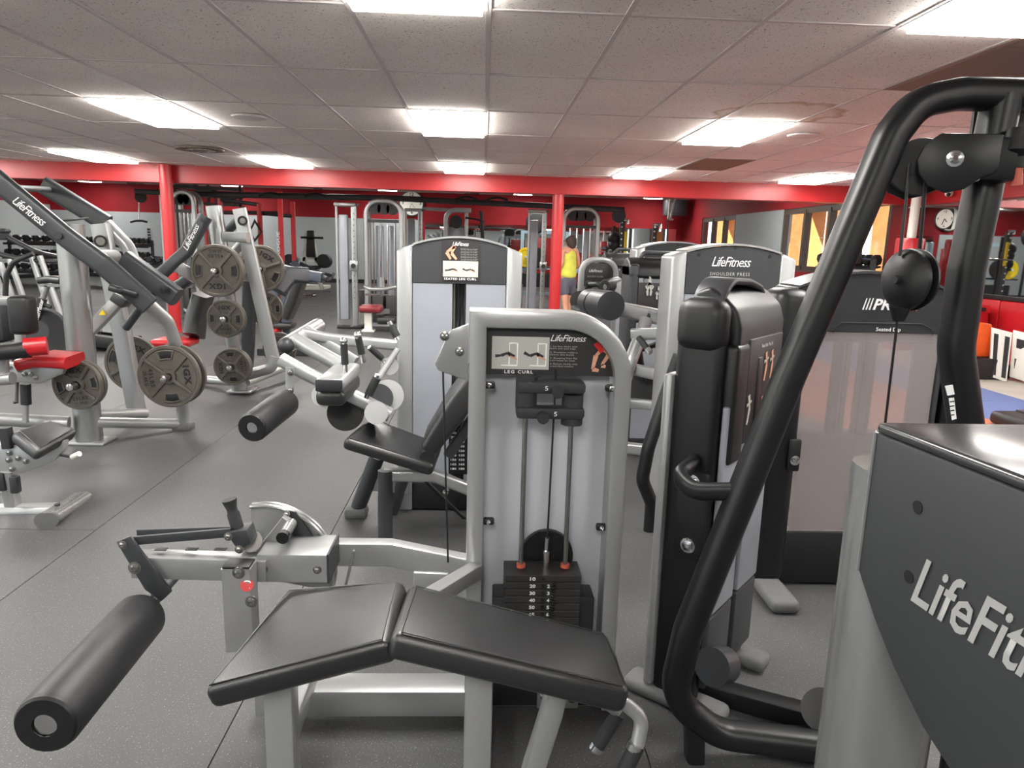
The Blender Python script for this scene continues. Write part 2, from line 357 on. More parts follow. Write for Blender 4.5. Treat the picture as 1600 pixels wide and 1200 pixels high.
# low ceiling: lay-in grid with every tile
ceiling = struct('ceiling', M['plenum'], plane_box(LEFT_X, RIGHT_X, FRONT_Y, BEAM_Y, CZ+.05, CZ+.1))
I0, I1, J0, J1 = -23, 11, -6, 7
LAMPS = [(i,j) for i in (-21,-17,-13,-9,-5,-1,3,7) for j in (-4,-1,2,5)]
VENTS = {(4,0):'louver', (4,4):'louver', (-6,4):'round'}
tile_me = mesh('ceiling_tile', G().box((0,0,.012), (TX-.02, TY-.02, .02), .003, seg=1), M['tile'])
stain = M['tile'].copy(); stain.name = 'stained_tile'
def _stain(m):
    n, l, b = nodes(m); g = n.new('ShaderNodeNewGeometry'); v = n.new('ShaderNodeVectorMath'); v.operation = 'DISTANCE'; v.inputs[1].default_value = P(1215,178,Z=CZ+.006)
    t = n.new('ShaderNodeTexNoise'); t.inputs['Scale'].default_value = 6; l.new(g.outputs['Position'], t.inputs['Vector'])
    a = n.new('ShaderNodeMath'); a.operation = 'MULTIPLY_ADD'; a.inputs[1].default_value = .25; l.new(t.outputs['Fac'], a.inputs[0]); l.new(g.outputs['Position'], v.inputs[0]); l.new(v.outputs['Value'], a.inputs[2])
    r = n.new('ShaderNodeValToRGB'); e = r.color_ramp.elements; e[0].position = .0; e[0].color = (.93,.9,.85,1); e[1].position = .5; e[1].color = (.93,.9,.85,1)
    for p_,c_ in ((.56,(.62,.5,.38,1)),(.6,(1,1,1,1))): q = e.new(p_); q.color = c_
    l.new(a.outputs[0], r.inputs['Fac']); src = b.inputs['Base Color'].links[0].from_socket
    x = n.new('ShaderNodeMix'); x.data_type = 'RGBA'; x.blend_type = 'MULTIPLY'; x.inputs[0].default_value = 1; l.new(src, x.inputs[6]); l.new(r.outputs['Color'], x.inputs[7]); l.new(x.outputs[2], b.inputs['Base Color'])
_stain(stain)
stain_me = mesh('ceiling_tile', G().box((0,0,.012), (TX-.02, TY-.02, .02), .003, seg=1), stain)
def cell(i,j): return V(((i+.5)*TX, Y0+(j+.5)*TY, CZ))
for i in range(I0, I1):
    for j in range(J0, J1):
        c = cell(i,j)
        if (i,j) in LAMPS or (i,j) in VENTS: continue
        sx = sy = 1
        if c.x+TX/2 > RIGHT_X-.16: continue
        y1 = min(c.y+TY/2, BEAM_Y); y0 = max(c.y-TY/2, FRONT_Y)
        if y1-y0 < .1: continue
        o = bpy.data.objects.new('ceiling_tile', stain_me if (i,j) in ((2,1),(3,1),(4,1)) else tile_me); COL.objects.link(o); o.parent = ceiling
        o.location = (c.x, (y0+y1)/2, CZ + random.uniform(.002,.006)); o.scale = (1, (y1-y0)/TY, 1)
struct('ceiling_tile', M['tile'], plane_box(11*TX-.01, RIGHT_X, FRONT_Y, BEAM_Y, CZ+.006, CZ+.02), ceiling, 'cut border tiles')
for i in range(I0, I1+1): struct('ceiling_tee', M['tee'], G().box((i*TX,(FRONT_Y+BEAM_Y)/2,CZ+.004), (.024,BEAM_Y-FRONT_Y,.008)), ceiling)
for j in range(J0, J1+1):
    y = Y0+j*TY
    if FRONT_Y < y < BEAM_Y: struct('ceiling_tee', M['tee'], G().box(((LEFT_X+RIGHT_X)/2,y,CZ+.005), (RIGHT_X-LEFT_X,.024,.007)), ceiling)
CL = {(-1,-1):'large ceiling light panel cut off by the top edge of the photo, centre', (-1,2):'ceiling light panel in the middle row straight ahead above the leg curl tower',
 (-1,5):'small ceiling light panel straight ahead, nearest the red beam', (-5,2):'long ceiling light panel at upper left beside the round speaker grille',
 (-5,5):'ceiling light panel near the beam to the right of the round vent', (-9,5):'leftmost ceiling light panel near the red beam', (3,2):'ceiling light panel right of centre beside the stained tile',
 (3,5):'ceiling light panel near the beam above the shoulder press machine', (3,-1):'large ceiling light panel cut off at the top right corner', (7,5):'ceiling light panel near the beam beside the black tubular frame'}
lamp_me = [mesh('diffuser', G().box((0,0,-.012), (TX-.05, TY-.05, .04), .004, seg=1), M['lamp']),  # diffuser dropped below the ceiling so its glowing sides light the tiles
           mesh('frame', G().tube([(-TX/2+.016,-TY/2+.016,.003),(TX/2-.016,-TY/2+.016,.003),(TX/2-.016,TY/2-.016,.003),(-TX/2+.016,TY/2-.016,.003)], (.022,.014,0), up=(0,0,1), closed=True), M['wpaint'])]
def troffer(c, label, k=None):
    t = thing('ceiling_light', label, 'ceiling light', c, 'ceiling light panels')
    for n_, me in zip(('diffuser','frame'), lamp_me):
        o = bpy.data.objects.new(n_, me); COL.objects.link(o); o.parent = t
    return t
for i,j in LAMPS: troffer(cell(i,j), CL.get((i,j), 'ceiling light panel out of the picture'))
def louver(c, label):
    t = thing('ceiling_vent', label, 'vent', c, 'ceiling vents')
    part(t, 'backing', M['plenum'], G().box(c+V((0,0,.03)), (TX-.03,TY-.03,.01)))
    part(t, 'frame', M['vent'], G().tube([c+V((a*(TX/2-.02),b*(TY/2-.02),.004)) for a,b in ((-1,-1),(1,-1),(1,1),(-1,1))], (.03,.014,0), up=(0,0,1), closed=True))
    for k in range(14):
        y = -TY/2+.06+k*(TY-.12)/13
        part(t, 'slat', M['vent'], G().bar(c+V((-TX/2+.03,y,.012)), c+V((TX/2-.03,y,.012)), .07, .004, up=V((0,.5,1))))
louver(cell(4,0), 'large brown louvred air vent above the bend of the black tube frame')
louver(cell(4,4), 'brown louvred air vent in the ceiling behind the stained tile')
struct('ceiling_tile', M['tile'], G().box(cell(-6,4)+V((0,0,.016)), (TX-.02,TY-.02,.02)), ceiling)
c = cell(-6,4)
t = thing('ceiling_vent', 'round brown air diffuser with rings in the ceiling at left', 'vent', c)
part(t, 'ring', M['vent'], G().lathe(c-V((0,0,.02)), (0,0,1), [(.27,.02),(.27,.0),(.2,.012),(.2,.025)], 28))
part(t, 'ring', M['chrome'], G().lathe(c-V((0,0,.03)), (0,0,1), [(.17,.02),(.17,.0),(.11,.012),(.11,.025)], 28))
part(t, 'ring', M['vent'], G().lathe(c-V((0,0,.035)), (0,0,1), [(.08,.02),(.08,.0),(0,.0)], 28))
c = P(390,182,Z=CZ)
solo('ceiling_speaker', M['tee'], G().lathe(c-V((0,0,.02)), (0,0,1), [(0,0),(.12,.0),(.14,.006),(.15,.02),(.0,.02)], 28), 'round white speaker grille in the ceiling near the upper left light', 'speaker')
c = P(1255,211,Z=CZ)
solo('ceiling_speaker', M['tee'], G().lathe(c-V((0,0,.015)), (0,0,1), [(0,0),(.12,.0),(.13,.004),(.135,.015),(.0,.015)], 28), 'round white speaker grille in the ceiling behind the right hand light', 'speaker')
# high ceiling of the back hall
ceil2 = struct('ceiling_back', M['cream'], plane_box(LEFT_X, RIGHT_X, BEAM_Y+.3, BACK_Y, HI, HI+.1))
for x in (-12.3,-7.95,-3.1,1.2,5.4):
    for y in (15.5, 23.0):
        lab = {(-3.1,23.0):'far lit panel in the back hall above the cable tower at centre left', (1.2,23.0):'far lit panel in the back hall left of the red column', (5.4,23.0):'far lit panel in the back hall by the far corner', (-7.95,23.0):'far lit panel in the back hall above the red rack'}.get((x,y), 'back hall ceiling light hidden by the beam')
        troffer(V((x,y,HI-.01)), lab)
# red steel columns
def column(px, Y, base, lab):
    c = P(px, 400, Y=Y); t = thing('column', lab, 'column', (c.x, Y, 0), 'red round columns')
    part(t, 'shaft', M['redpaint'], G().cyl((c.x,Y,0),(c.x,Y,2.2 if not base else CZ), .088, n=24))
    part(t, 'collar', M['redpaint'], G().cyl((c.x,Y,2.185),(c.x,Y,2.2), .1, n=24))
    part(t, 'base_plate', M['redpaint'], G().box((c.x,Y,.006), (.26,.26,.012), .003))
column(267, 10.98, True, 'red round column behind the plate loaded machines at left')
column(869, 11.2, False, 'red round column in the middle beside the woman in yellow')
# mirrors on the right wall
y = 11.4; k = 0
while y > FRONT_Y+.3:
    struct('window_%d' % (10+k), M['mirror'], plane_box(RIGHT_X-.012, RIGHT_X-.002, y-1.8, y-.006, .95, 2.17), label='wall mirror panel'); k += 1; y -= 1.8
struct('trim_3', M['alu'], plane_box(RIGHT_X-.022, RIGHT_X-.0, FRONT_Y, 11.4, 2.165, 2.182), label='aluminium trim over the mirrors')
struct('trim_4', M['bplast'], plane_box(RIGHT_X-.05, RIGHT_X, FRONT_Y, 11.4, .9, .95), label='black rail under the mirrors')
y = 11.4; pads = 0
while y > 2:
    struct('trim_%d' % (5+pads), M['red_vinyl'], G().box((RIGHT_X-.035,y-.6,.47), (.06,1.19,.84), .02), label='red padded wall panel under the mirror'); y -= 1.2; pads += 1
# mirrors on the back wall, right half
x = -2.0; k = 30
while x < RIGHT_X-.3:
    x1 = min(x+1.7, RIGHT_X-.03)
    struct('window_%d' % k, M['mirror'], plane_box(x+.004, x1, BACK_Y-.012, BACK_Y-.002, .5, 2.06), label='back wall mirror panel'); k += 1; x += 1.7
# windows in the right wall
def window(n, y0, y1, z0, z1, lights):
    o = struct('window_%d' % n, M['wood'], G().tube([(RIGHT_X+.06,y0+.04,z0+.04),(RIGHT_X+.06,y1-.04,z0+.04),(RIGHT_X+.06,y1-.04,z1-.04),(RIGHT_X+.06,y0+.04,z1-.04)], (.16,.08,0), up=(1,0,0), closed=True))
    o['label'] = 'bronze framed window looking outdoors'
    for k in range(1, lights):
        yy = y0+(y1-y0)*k/lights
        struct('mullion', M['wood'], plane_box(RIGHT_X+.0, RIGHT_X+.14, yy-.05, yy+.05, z0+.05, z1-.05), o)
    for k in range(lights):
        a, b = y0+(y1-y0)*k/lights+.05, y0+(y1-y0)*(k+1)/lights-.05
        struct('pane', M['glass'], plane_box(RIGHT_X+.07, RIGHT_X+.076, a, b, z0+.06, z1-.06), o)
window(1, *WIN[0], 3); window(2, *WIN[1], 4)
# outdoors
struct('ground_outside', M['conc'], plane_box(-60, 60, -60, 60, -.4, -.3), label='paved ground outside')
o_w = struct('wall_outside', M['stucco'], plane_box(RIGHT_X+2.6, RIGHT_X+3.0, 5, 40, 2.6, 3.6), label='orange stucco arcade lintel')
struct('roof', M['plenum'], plane_box(LEFT_X-.3, RIGHT_X+.3, FRONT_Y-.3, BACK_Y+.3, HI+.22, HI+.3))
for y in (13.4,16.6,19.0,21.2,23.4,26,28.6):
    solo('arcade_pillar', M['stucco'], plane_box(RIGHT_X+2.5, RIGHT_X+3.1, y-.45, y+.45, -.3, 2.6), 'orange stucco arcade pillar outside the windows', 'pillar', 'arcade pillars')
for q,(x,y) in enumerate(((10.9,15.0),(10.9,17.8),(11,22.5),(11.4,25.2))):
    g = G()
    random.seed(q)
    for k in range(40): g.ball((x+random.gauss(0,.35), y+random.gauss(0,.5), -.2+random.random()*1.2), .16, n=6)
    solo('shrub', M['leaf'], g, 'yellow green shrub outside the windows', 'shrub', 'shrubs outside')
solo('neighbour_building', M['wpaint'], plane_box(22, 30, 5, 45, -.3, 5), 'pale building across the lot outside the windows', 'building')
# ================================================================ FRONT MACHINES

def arc2(cx, cz, r, a0, a1, n): return [(cx+r*math.cos(math.radians(a0+(a1-a0)*k/n)), cz+r*math.sin(math.radians(a0+(a1-a0)*k/n))) for k in range(n+1)]
def bolt(par, p, d, r=.009, m=None):
    return part(par, 'bolt', m or M['chrome'], G().lathe(p, d, [(0,-.002),(r*1.5,-.002),(r*1.5,.002),(r,.003),(r,.007),(r*.5,.009),(r*.45,.006),(0,.006)], 12))
def roller(par, a, b, r, m=None, cap=.012, name='foam_roller', ecap=True):
    a, b = V(a), V(b); d = (b-a).normalized(); L = (b-a).length
    o = part(par, name, m or M['foam'], G().lathe(a, d, [(r*.55,0),(r*.92,0),(r,.012),(r,L-.012),(r*.92,L),(0,L)], 28))
    if ecap: part(o, 'end_cap', M['bplast'], G().lathe(a-d*cap*.6, d, [(r*.38,cap),(r*.38,0),(r*.88,0),(r*.95,cap*.5),(r*.95,cap)], 28)); part(o, 'axle_bolt', M['chrome'], G().cyl(a-d*.002, a+d*.01, r*.36, n=14))
    return o
def figure_mark(par, o, xd, zd, pts, m, wd): # small printed limb figure on a placard
    nd = V(xd).cross(V(zd)); g = G()
    for a, b in zip(pts, pts[1:]):
        A = V(o)+V(xd)*a[0]+V(zd)*a[1]; B = V(o)+V(xd)*b[0]+V(zd)*b[1]; s_ = (B-A).cross(nd).normalized()*wd/2
        g.prism([A-s_,B-s_*.6,B+s_*.6,A+s_], nd*.0015)
    return part(par, 'printed_figure', m, g)
def bench_icon(par, o, w, h, nx, flip=1, xd=EX, zd=UPZ):
    """small line picture of a trainee on a machine"""
    nd = V(xd).cross(V(zd)); o = V(o)
    part(par, 'printed_picture', M['paper'], G().prism([o, o+V(xd)*w, o+V(xd)*w+V(zd)*h, o+V(zd)*h], nd*.001))
    o2 = o + nd*.0012
    for k in range(nx):
        q = o2 + V(xd)*(w*(k+.08)/nx); u = w/nx*.85
        figure_mark(par, q, xd, zd, [(u*.62,h*.15),(u*.62,h*.8),(u*.95,h*.8),(u*.95,h*.12),(u*.3,h*.12)], M['white'], h*.045)
        figure_mark(par, q, xd, zd, [(u*.05,h*(.4+.12*k)),(u*.3,h*.42),(u*.55,h*.5),(u*.85,h*.4)], M['dgrey'], h*.1)
        figure_mark(par, q, xd, zd, [(u*.55,h*.45),(u*.95,h*.3)], M['skin'], h*.07)
def logo(par, o, w, h, m=None, xd=EX, zd=UPZ): return text(par, 'LifeFitness', o, xd, zd, w, h, m or M['white'], shear=.35, fat=-.004, gap=.88, label='italic maker lettering')
# ---------------- prone leg curl
T = thing('leg_curl_machine', 'silver prone leg curl machine with two black angled bench pads in the foreground', 'gym machine', (.19, 1.8, 0))
S, YT = M['silver'], 2.05
fr = part(T, 'tower_frame', S, G().tube([(-.013,YT,.02),(-.013,YT,1.238)]+fillet([V((-.013,YT,1.238)),V((.408,YT,1.238)),V((.408,YT,.02))], .17, 10)[1:], (.05,.10,.008), up=EY))
part(T, 'base_crossbar', S, G().bar((-.03,2.04,.07),(.44,2.04,.07), .1, .09, bev=.006))
b = part(T, 'cable_bracket', S, G().prism([(x,2.0,z) for x,z in ((-.04,1.225),(-.04,1.06),(-.125,1.09),(-.135,1.11),(-.10,1.19),(-.09,1.205))], (0,.012,0), .003))
for x,z in ((-.107,1.188),(-.064,1.145)): bolt(b, V((x,2.0,z)), -EY, .009, M['steel'])
part(T, 'cable', M['bplast'], G().cyl((-.112,2.01,1.1),(-.092,2.01,.5), .003, n=6))
pl = [(.012,1.075),(.385,1.075)] + arc2(.25,1.08,.135,0,90,8) + [(.012,1.215)]
pc = part(T, 'placard', M['card'], G().prism([(x,2.035,z) for x,z in pl], (0,.006,0)))
yf = 2.034
bench_icon(pc, P(768,576,Y=yf), .166, .095, 2)
text(pc, 'LEG CURL', P(788,583,Y=yf), EX, UPZ, .083, .0095, M['white'], fat=.02, gap=1.3)
logo(pc, P(860,533,Y=yf), .104, .019)
for k in range(4): text(pc, ['1. Lie face down with\nknees past pad edge','2. Position rollers\nabove the heels','3. Keeping hips flat\ncurl heels to seat','4. Return slowly with\ncontrolled motion'][k], P(859,546+k*9,Y=yf), EX, UPZ, .08, .0115, M['paper'], name='small_print')
figure_mark(pc, P(930,577,Y=yf-.001), EX, UPZ, [(.03,.075),(.0,.04),(-.008,.0),(.01,-.004)], M['skin'], .014); figure_mark(pc, P(930,577,Y=yf-.001), EX, UPZ, [(.0,.075),(.038,.045),(.018,.012),(.03,.008)], M['skin'], .013)
figure_mark(pc, P(930,577,Y=yf-.002), EX, UPZ, [(.0,.078),(.018,.05)], M['redst'], .02)
part(T, 'rear_shroud', M['frost'], G().box((.2,2.092,.56), (.38,.008,1.03)))
for x,z in ((.022,1.045),(.378,1.042),(.028,.625),(.372,.61)):
    c = part(T, 'shroud_clip', M['bplast'], G().box((x,2.03,z), (.034,.02,.022), .006)); bolt(c, V((x,2.02,z)), -EY, .005)
def clamp(z, side, kx, zc, dx):
    c = part(T, 'stack_collar', M['rubber'], G().box((.197,1.995,z), (.195,.075,.034), .01).cyl((.128 if side<0 else .262,1.995,zc-.045),(.128 if side<0 else .262,1.995,zc+.045), .031, n=20))
    part(c, 'knob', M['dgrey'], G().cyl((kx,1.957,z-.008),(kx,1.935,z-.008), .017, n=12)); text(c, '5', (dx,1.9565,z-.006), EX, UPZ, .009, .013, M['white'])
clamp(1.052, -1, .213, 1.035, .178); clamp(.978, 1, .174, .985, .206)
for x in (.128,.262): part(T, 'guide_rod', M['steel'], G().cyl((x,2.0,.49),(x,2.0,1.05), .0075, n=12))
for x in (.128,.262): part(T, 'rod_bushing', M['copper'], G().cyl((x,2.0,.492),(x,2.0,.503), .014, n=12))
part(T, 'cable', M['bplast'], G().cyl((.205,2.0,.56),(.212,2.0,1.1), .003, n=6))
part(T, 'cable_fitting', M['chrome'], G().cyl((.204,2.0,.49),(.204,2.0,.545), .010, n=12).cyl((.204,2.0,.545),(.205,2.0,.585), .006, n=10))
part(T, 'pulley', M['bplast'], G().cyl((.212,2.08,.5),(.212,2.06,.5), .082, n=28).bar((.18,2.056,.58),(.26,2.056,.42), .02, .004, up=EY))
nums = ['10','20','30','40','50','65','80','95','110','125','140','155','170','185']
for k in range(14):
    z = .478-k*.0228
    p_ = part(T, 'weight_plate', M['stack'], G().box((.192,2.0,z), (.228,.1,.0212), .0018, seg=1))
    if k < 7:
        text(p_, nums[k], (.153,1.9495,z-.006), EX, UPZ, .017 if k < 8 else .024, .0115, M['white'], fat=.03)
        part(p_, 'pin_hole', M['bplast'], G().cyl((.193,1.9505,z),(.193,1.948,z), .0055, n=10))
        if k: text(p_, nums[k][0], (.205,1.9495,z-.006), EX, UPZ, .008, .0115, M['white'], fat=.03)
part(T, 'selector_coil', M['bplast'], G().tube([(.222+.006*math.cos(k*1.2),1.94+.006*math.sin(k*1.2),.47-k*.0016) for k in range(72)], .0022, n=5))
part(T, 'stack_base', M['dgrey'], G().box((.2,2.03,.215), (.31,.09,.37), .006))
part(T, 'data_sticker', M['white'], G().box((.136,1.988,.075), (.094,.003,.045))); 
for k in range(5): part(T, 'printed_line', M['dgrey'], G().box((.136,1.986,.088-k*.007), (.08 if k != 1 else .05,.001,.002)))
bp_ = part(T, 'bolt_plate', S, G().box((.255,1.985,.06), (.13,.012,.07), .004)); bolt(bp_, V((.21,1.979,.07)), -EY); bolt(bp_, V((.30,1.979,.06)), -EY)
# bench
def pad(par, name, top, th, m, bev=.02, seg=4, label=None):
    t_ = [V(p) for p in top]; n = (t_[1]-t_[0]).cross(t_[-1]-t_[0]).normalized()
    if n.z < 0: n = -n
    o = part(par, name, m, G().prism([p-n*th for p in t_], n*th, bev, seg), label=label)
    e = .004 # stitched seam just inside the top face
    c = sum(t_, V((0,0,0)))/len(t_); ins = [p+(c-p).normalized()*bev*1.1 for p in t_]
    part(o, 'seam', m, G().tube([p+n*.0005 for p in ins], .0016, n=5, closed=True))
    return o
pad(T, 'bench_pad', [P(312,1080,Y=1.36), P(608,1002,Y=1.36), P(630,904,Y=1.66), P(446,917,Y=1.66)], .062, M['vinyl'])
pad(T, 'bench_pad', [P(613,988,Y=1.36), P(988,1078,Y=1.36), P(952,990,Y=1.66), P(640,911,Y=1.66)], .062, M['vinyl'])
for a,b in ((-.44,.5),(.006,.56)): part(T, 'bench_post', S, G().tube([(a,1.46,.0),(a,1.46,b)], (.064,.06,.008), up=EY))
part(T, 'slant_post', S, G().tube([P(872,1066,Y=1.46),P(862,1110,Y=1.46),P(835,1195,Y=1.46),(.10,1.46,.06)], (.05,.05,.01), fil=.05, up=EY))
part(T, 'floor_rail', S, G().bar((-.5,1.46,.04),(.12,1.46,.04), .07, .07, bev=.008))
part(T, 'floor_rail', S, G().bar((.006,1.42,.04),(.006,2.02,.04), .07, .07, bev=.008))
part(T, 'base_rail', S, G().bar((-.66,1.98,.075),(-.03,1.98,.075), .1, .085, bev=.006))
part(T, 'rear_beam', S, G().tube([P(505,862,Y=2.06),P(610,863,Y=2.06),P(735,888,Y=2.06)], (.05,.075,.006), up=UPZ))
part(T, 'beam_strut', M['silver2'], G().bar(P(553,860,Y=2.02), P(538,925,Y=2.02), .008, .012, up=EY))
part(T, 'pad_strut', S, G().tube([P(640,955,Y=1.6),P(742,892,Y=1.99)], (.045,.045,.005), up=UPZ))
part(T, 'pad_strut', S, G().prism([P(646,895,Y=1.9),P(700,897,Y=1.9),P(700,925,Y=1.9),P(646,925,Y=1.9)], (0,.015,0), .003))
h = part(T, 'handle', S, G().tube([P(940,1098,Y=1.40),P(975,1098,Y=1.40),P(1004,1122,Y=1.40),P(996,1165,Y=1.38)], .016, fil=.035, n=14))
part(h, 'grip', M['rubber'], G().cyl(P(996,1163,Y=1.38),P(958,1240,Y=1.36), .018, n=16)); part(h, 'ring', M['chrome'], G().cyl(P(995,1160,Y=1.38),P(991,1170,Y=1.38), .0195, n=16))
h = part(T, 'handle', S, G().tube([P(950,1100,Y=1.52),P(966,1112,Y=1.52)], .015, n=12))
part(h, 'grip', M['rubber'], G().cyl(P(966,1114,Y=1.52),P(934,1165,Y=1.52), .017, n=16)); part(h, 'end_ring', M['chrome'], G().cyl(P(935,1164,Y=1.52),P(930,1171,Y=1.52), .018, n=16))
# leg lever
YA = 1.85
part(T, 'lever_arm', S, G().bar(P(213,880,Y=YA),P(420,886,Y=YA), .06, .062, bev=.004))
for x in (252,300,345): part(T, 'arm_slot', M['dgrey'], G().box(P(x,858,Y=YA), (.032,.016,.003), .001, seg=1))
cb = part(T, 'counterweight_box', S, G().box((-.508,1.9,.562), (.19,.14,.082), .004)); 
for x in (-.585,-.44): bolt(cb, V((x,1.83,.56)), -EY, .008, M['steel'])
part(cb, 'end_plate', M['grey'], G().box((-.411,1.9,.562), (.006,.142,.084)))
po = part(T, 'pivot_post', S, G().tube([(-.633,1.78,.36),(-.633,1.78,.597)], (.076,.06,.005), up=EY).prism([(-.67,1.76,.365),(-.67,1.80,.365),(-.44,1.80,.30),(-.44,1.76,.30)], (0,0,.06)))
part(T, 'frame_tube', S, G().bar((-.45,1.78,.33),(-.44,1.46,.33), .06, .06, bev=.006))
part(po, 'top_cap', M['bplast'], G().box((-.633,1.78,.6), (.07,.054,.008), .003))
bolt(po, P(373,895,Y=1.75), -EY, .011, M['steel']); bolt(po, P(393,940,Y=1.75), -EY, .011, M['steel'])
st = part(po, 'sticker', M['redst'], G().cyl(P(386,914,Y=1.75), P(386,914,Y=1.748), .0165, n=20), 'round red sticker with white arrows')
for a0 in (30,210): part(po, 'sticker_mark', M['white'], G().tube([P(386,914,Y=1.747)+V((.011*math.cos(math.radians(a0+k*20)),0,.011*math.sin(math.radians(a0+k*20)))) for k in range(6)], .0017, n=5))
for y in (1.80,1.90):
    e = part(T, 'end_plate', M['grey'], G().prism([P(x,z,Y=y) for x,z in ((181,847),(203,838),(268,925),(252,940),(226,922))], (0,.01,0), .003)); bolt(e, P(192,851,Y=y), -EY, .008, M['steel']); bolt(e, P(211,887,Y=y), -EY, .012, M['steel'])
part(T, 'link_bar', M['grey'], G().bar(P(205,845,Y=1.82),P(362,832,Y=1.82), .01, .024, bev=.002))
part(T, 'link_bar', M['grey'], G().bar(P(215,833,Y=1.92),P(362,828,Y=1.92), .01, .022, bev=.002))
k_ = part(T, 'adjust_bracket', M['grey'], G().prism([P(x,z,Y=1.81) for x,z in ((352,832),(385,828),(392,850),(372,862))], (0,.06,0), .004)); bolt(k_, P(357,838,Y=1.81), -EY, .008, M['steel']); bolt(k_, P(374,858,Y=1.81), -EY, .008, M['steel'])
part(T, 'adjust_handle', M['rubber'], G().lathe(P(374,834,Y=1.84), P(359,784,Y=1.84)-P(374,834,Y=1.84), [(0,0),(.017,0),(.017,.06),(.014,.065),(.014,.075),(.019,.095),(.02,.1),(0,.1)], 18))
part(T, 'ratchet_wheel', M['steel'], G().cyl(P(392,845,Y=1.86),P(392,845,Y=1.9), .03, n=20))
cc = P(415,890,Y=1.97); CR = .2
fan = [cc+V((CR*math.cos(math.radians(a)),0,CR*math.sin(math.radians(a)))) for a in range(-20,105,5)]
cm = part(T, 'cam', S, G().prism([cc+V((-.04,0,-.02))]+fan, (0,.012,0)))
part(cm, 'cam_rim', M['silver2'], G().tube([q+V((0,-.006,0)) for q in fan], .006, n=8).tube([q+V((0,.016,0)) for q in fan], .006, n=8))
part(T, 'cam_strut', S, G().tube([P(402,875,Y=1.93),P(452,812,Y=1.93)], (.04,.03,.003), up=EY))
part(T, 'cam_plate', M['dgrey'], G().prism([P(x,z,Y=1.955) for x,z in ((447,797),(462,800),(492,842),(480,850),(470,858),(452,828))], (0,.008,0), .002)); bolt(cm, P(448,803,Y=1.95), -EY, .007, M['steel'])
pg = part(T, 'weight_peg', M['silver2'], G().cyl(P(455,818,Y=1.93),P(444,836,Y=1.84), .016, n=16)); part(pg, 'peg_cap', M['bplast'], G().cyl(P(444,836,Y=1.84),P(441,841,Y=1.82), .017, n=16))
part(T, 'roller_axle', M['grey'], G().cyl((-.888,1.97,.47),(-.886,1.7,.46), .017, n=14))
roller(T, P(72,1131,Y=1.33), P(221,962,Y=1.78), .066)
# ---------------- arch-topped weight towers
def tower(T, x0, x1, Y, ze, zt, zh, depth=.24, wc=.08, cols=None, head=None, glass=None, base_z=.16, gap=.035, holes=False, rear=None):
    cx, hw = (x0+x1)/2, (x1-x0)/2
    def az(x): return ze+(zt-ze)*(1-((x-cx)/hw)**2)
    cols = cols or M['silver']; head = head or M['panel']; glass = glass or M['lavender']
    for s_ in (0,1):
        a, b = (x0, x0+wc) if not s_ else (x1-wc, x1)
        part(T, 'side_column', cols, G().prism([(a,Y,.0),(b,Y,.0),(b,Y,az(b)),((a+b)/2,Y,az((a+b)/2)),(a,Y,az(a))], (0,depth,0), .014, 3))
    n = 12; a, b = x0+wc+.002, x1-wc-.002
    top = [(a+(b-a)*k/n, Y+.008, az(a+(b-a)*k/n)-.008) for k in range(n+1)]
    h = part(T, 'header_panel', head, G().prism([(a,Y+.008,zh)]+top+[(b,Y+.008,zh)], (0,.01,0), .002, 1))
    part(T, 'top_trim', cols, G().prism([(x,Y+.0,z+.002) for x,_,z in top]+[(x,Y+.0,z+.012) for x,_,z in top[::-1]], (0,depth,0)))
    for s_ in (-1,1):
        u0, u1 = (a, cx-gap) if s_ < 0 else (cx+gap, b)
        part(T, 'front_shroud', glass, G().box(((u0+u1)/2, Y+.016, (base_z+zh)/2), (u1-u0, .008, zh-base_z), .002, seg=1))
    part(T, 'rear_shroud', rear or M['lavender'], G().box((cx, Y+depth-.02, (base_z+zt-.08)/2), (x1-x0-2*wc, .01, zt-.08-base_z)))
    for s_ in (-1,1): part(T, 'guide_rod', M['steel'], G().cyl((cx+s_*.03,Y+.09,base_z),(cx+s_*.03,Y+.09,zh), .012, n=10))
    part(T, 'cable', M['bplast'], G().cyl((cx,Y+.06,base_z),(cx,Y+.06,zh), .005, n=6))
    part(T, 'base_panel', M['bplast'], G().box((cx, Y+depth/2, base_z/2+.005), (x1-x0-2*wc, depth-.01, base_z-.01), .006))
    if holes:
        for x,z in ((.12,.93),(.5,1.0),(.88,.93),(.13,.12),(.87,.12)):
            xx = a+(b-a)*x; zz = zh+(az(xx)-zh)*z-.018
            part(h, 'bolt_hole', M['bplast'], G().cyl((xx,Y+.009,zz),(xx,Y+.005,zz), .009, n=12))
    return h
# ---------------- seated leg curl
T = thing('seated_leg_curl_machine', 'silver seated leg curl machine with grey arched tower behind the front bench', 'gym machine', (-.2, 3.5, 0)); S = M['silver']
H = tower(T, -.447, .197, 3.7, 1.40, 1.475, 1.238)
yf = 3.706
pc = part(T, 'placard', M['card'], G().prism([P(690,439,Y=yf),P(750,439,Y=yf),P(750,377,Y=yf),P(690,377,Y=yf)], (0,-.003,0)))
yf = 3.7
logo(pc, P(707,384,Y=yf), .083, .02); bench_icon(pc, P(692,432,Y=yf), .18, .08, 2); text(pc, 'SEATED LEG CURL', P(694,437,Y=yf), EX, UPZ, .165, .011, M['white'], fat=.02, gap=1.2)
for k in range(5): text(pc, 'Sit with back on the pad\nand legs over the roller', P(720,391+k*4,Y=yf), EX, UPZ, .085, .009, M['paper'], name='small_print')
figure_mark(pc, P(704,405,Y=yf-.001), EX, UPZ, [(.02,.065),(-.02,.035),(.0,.0)], M['skin'], .018); figure_mark(pc, P(704,405,Y=yf-.001), EX, UPZ, [(.02,.065),(.005,.03),(.03,.0)], M['skin'], .017)
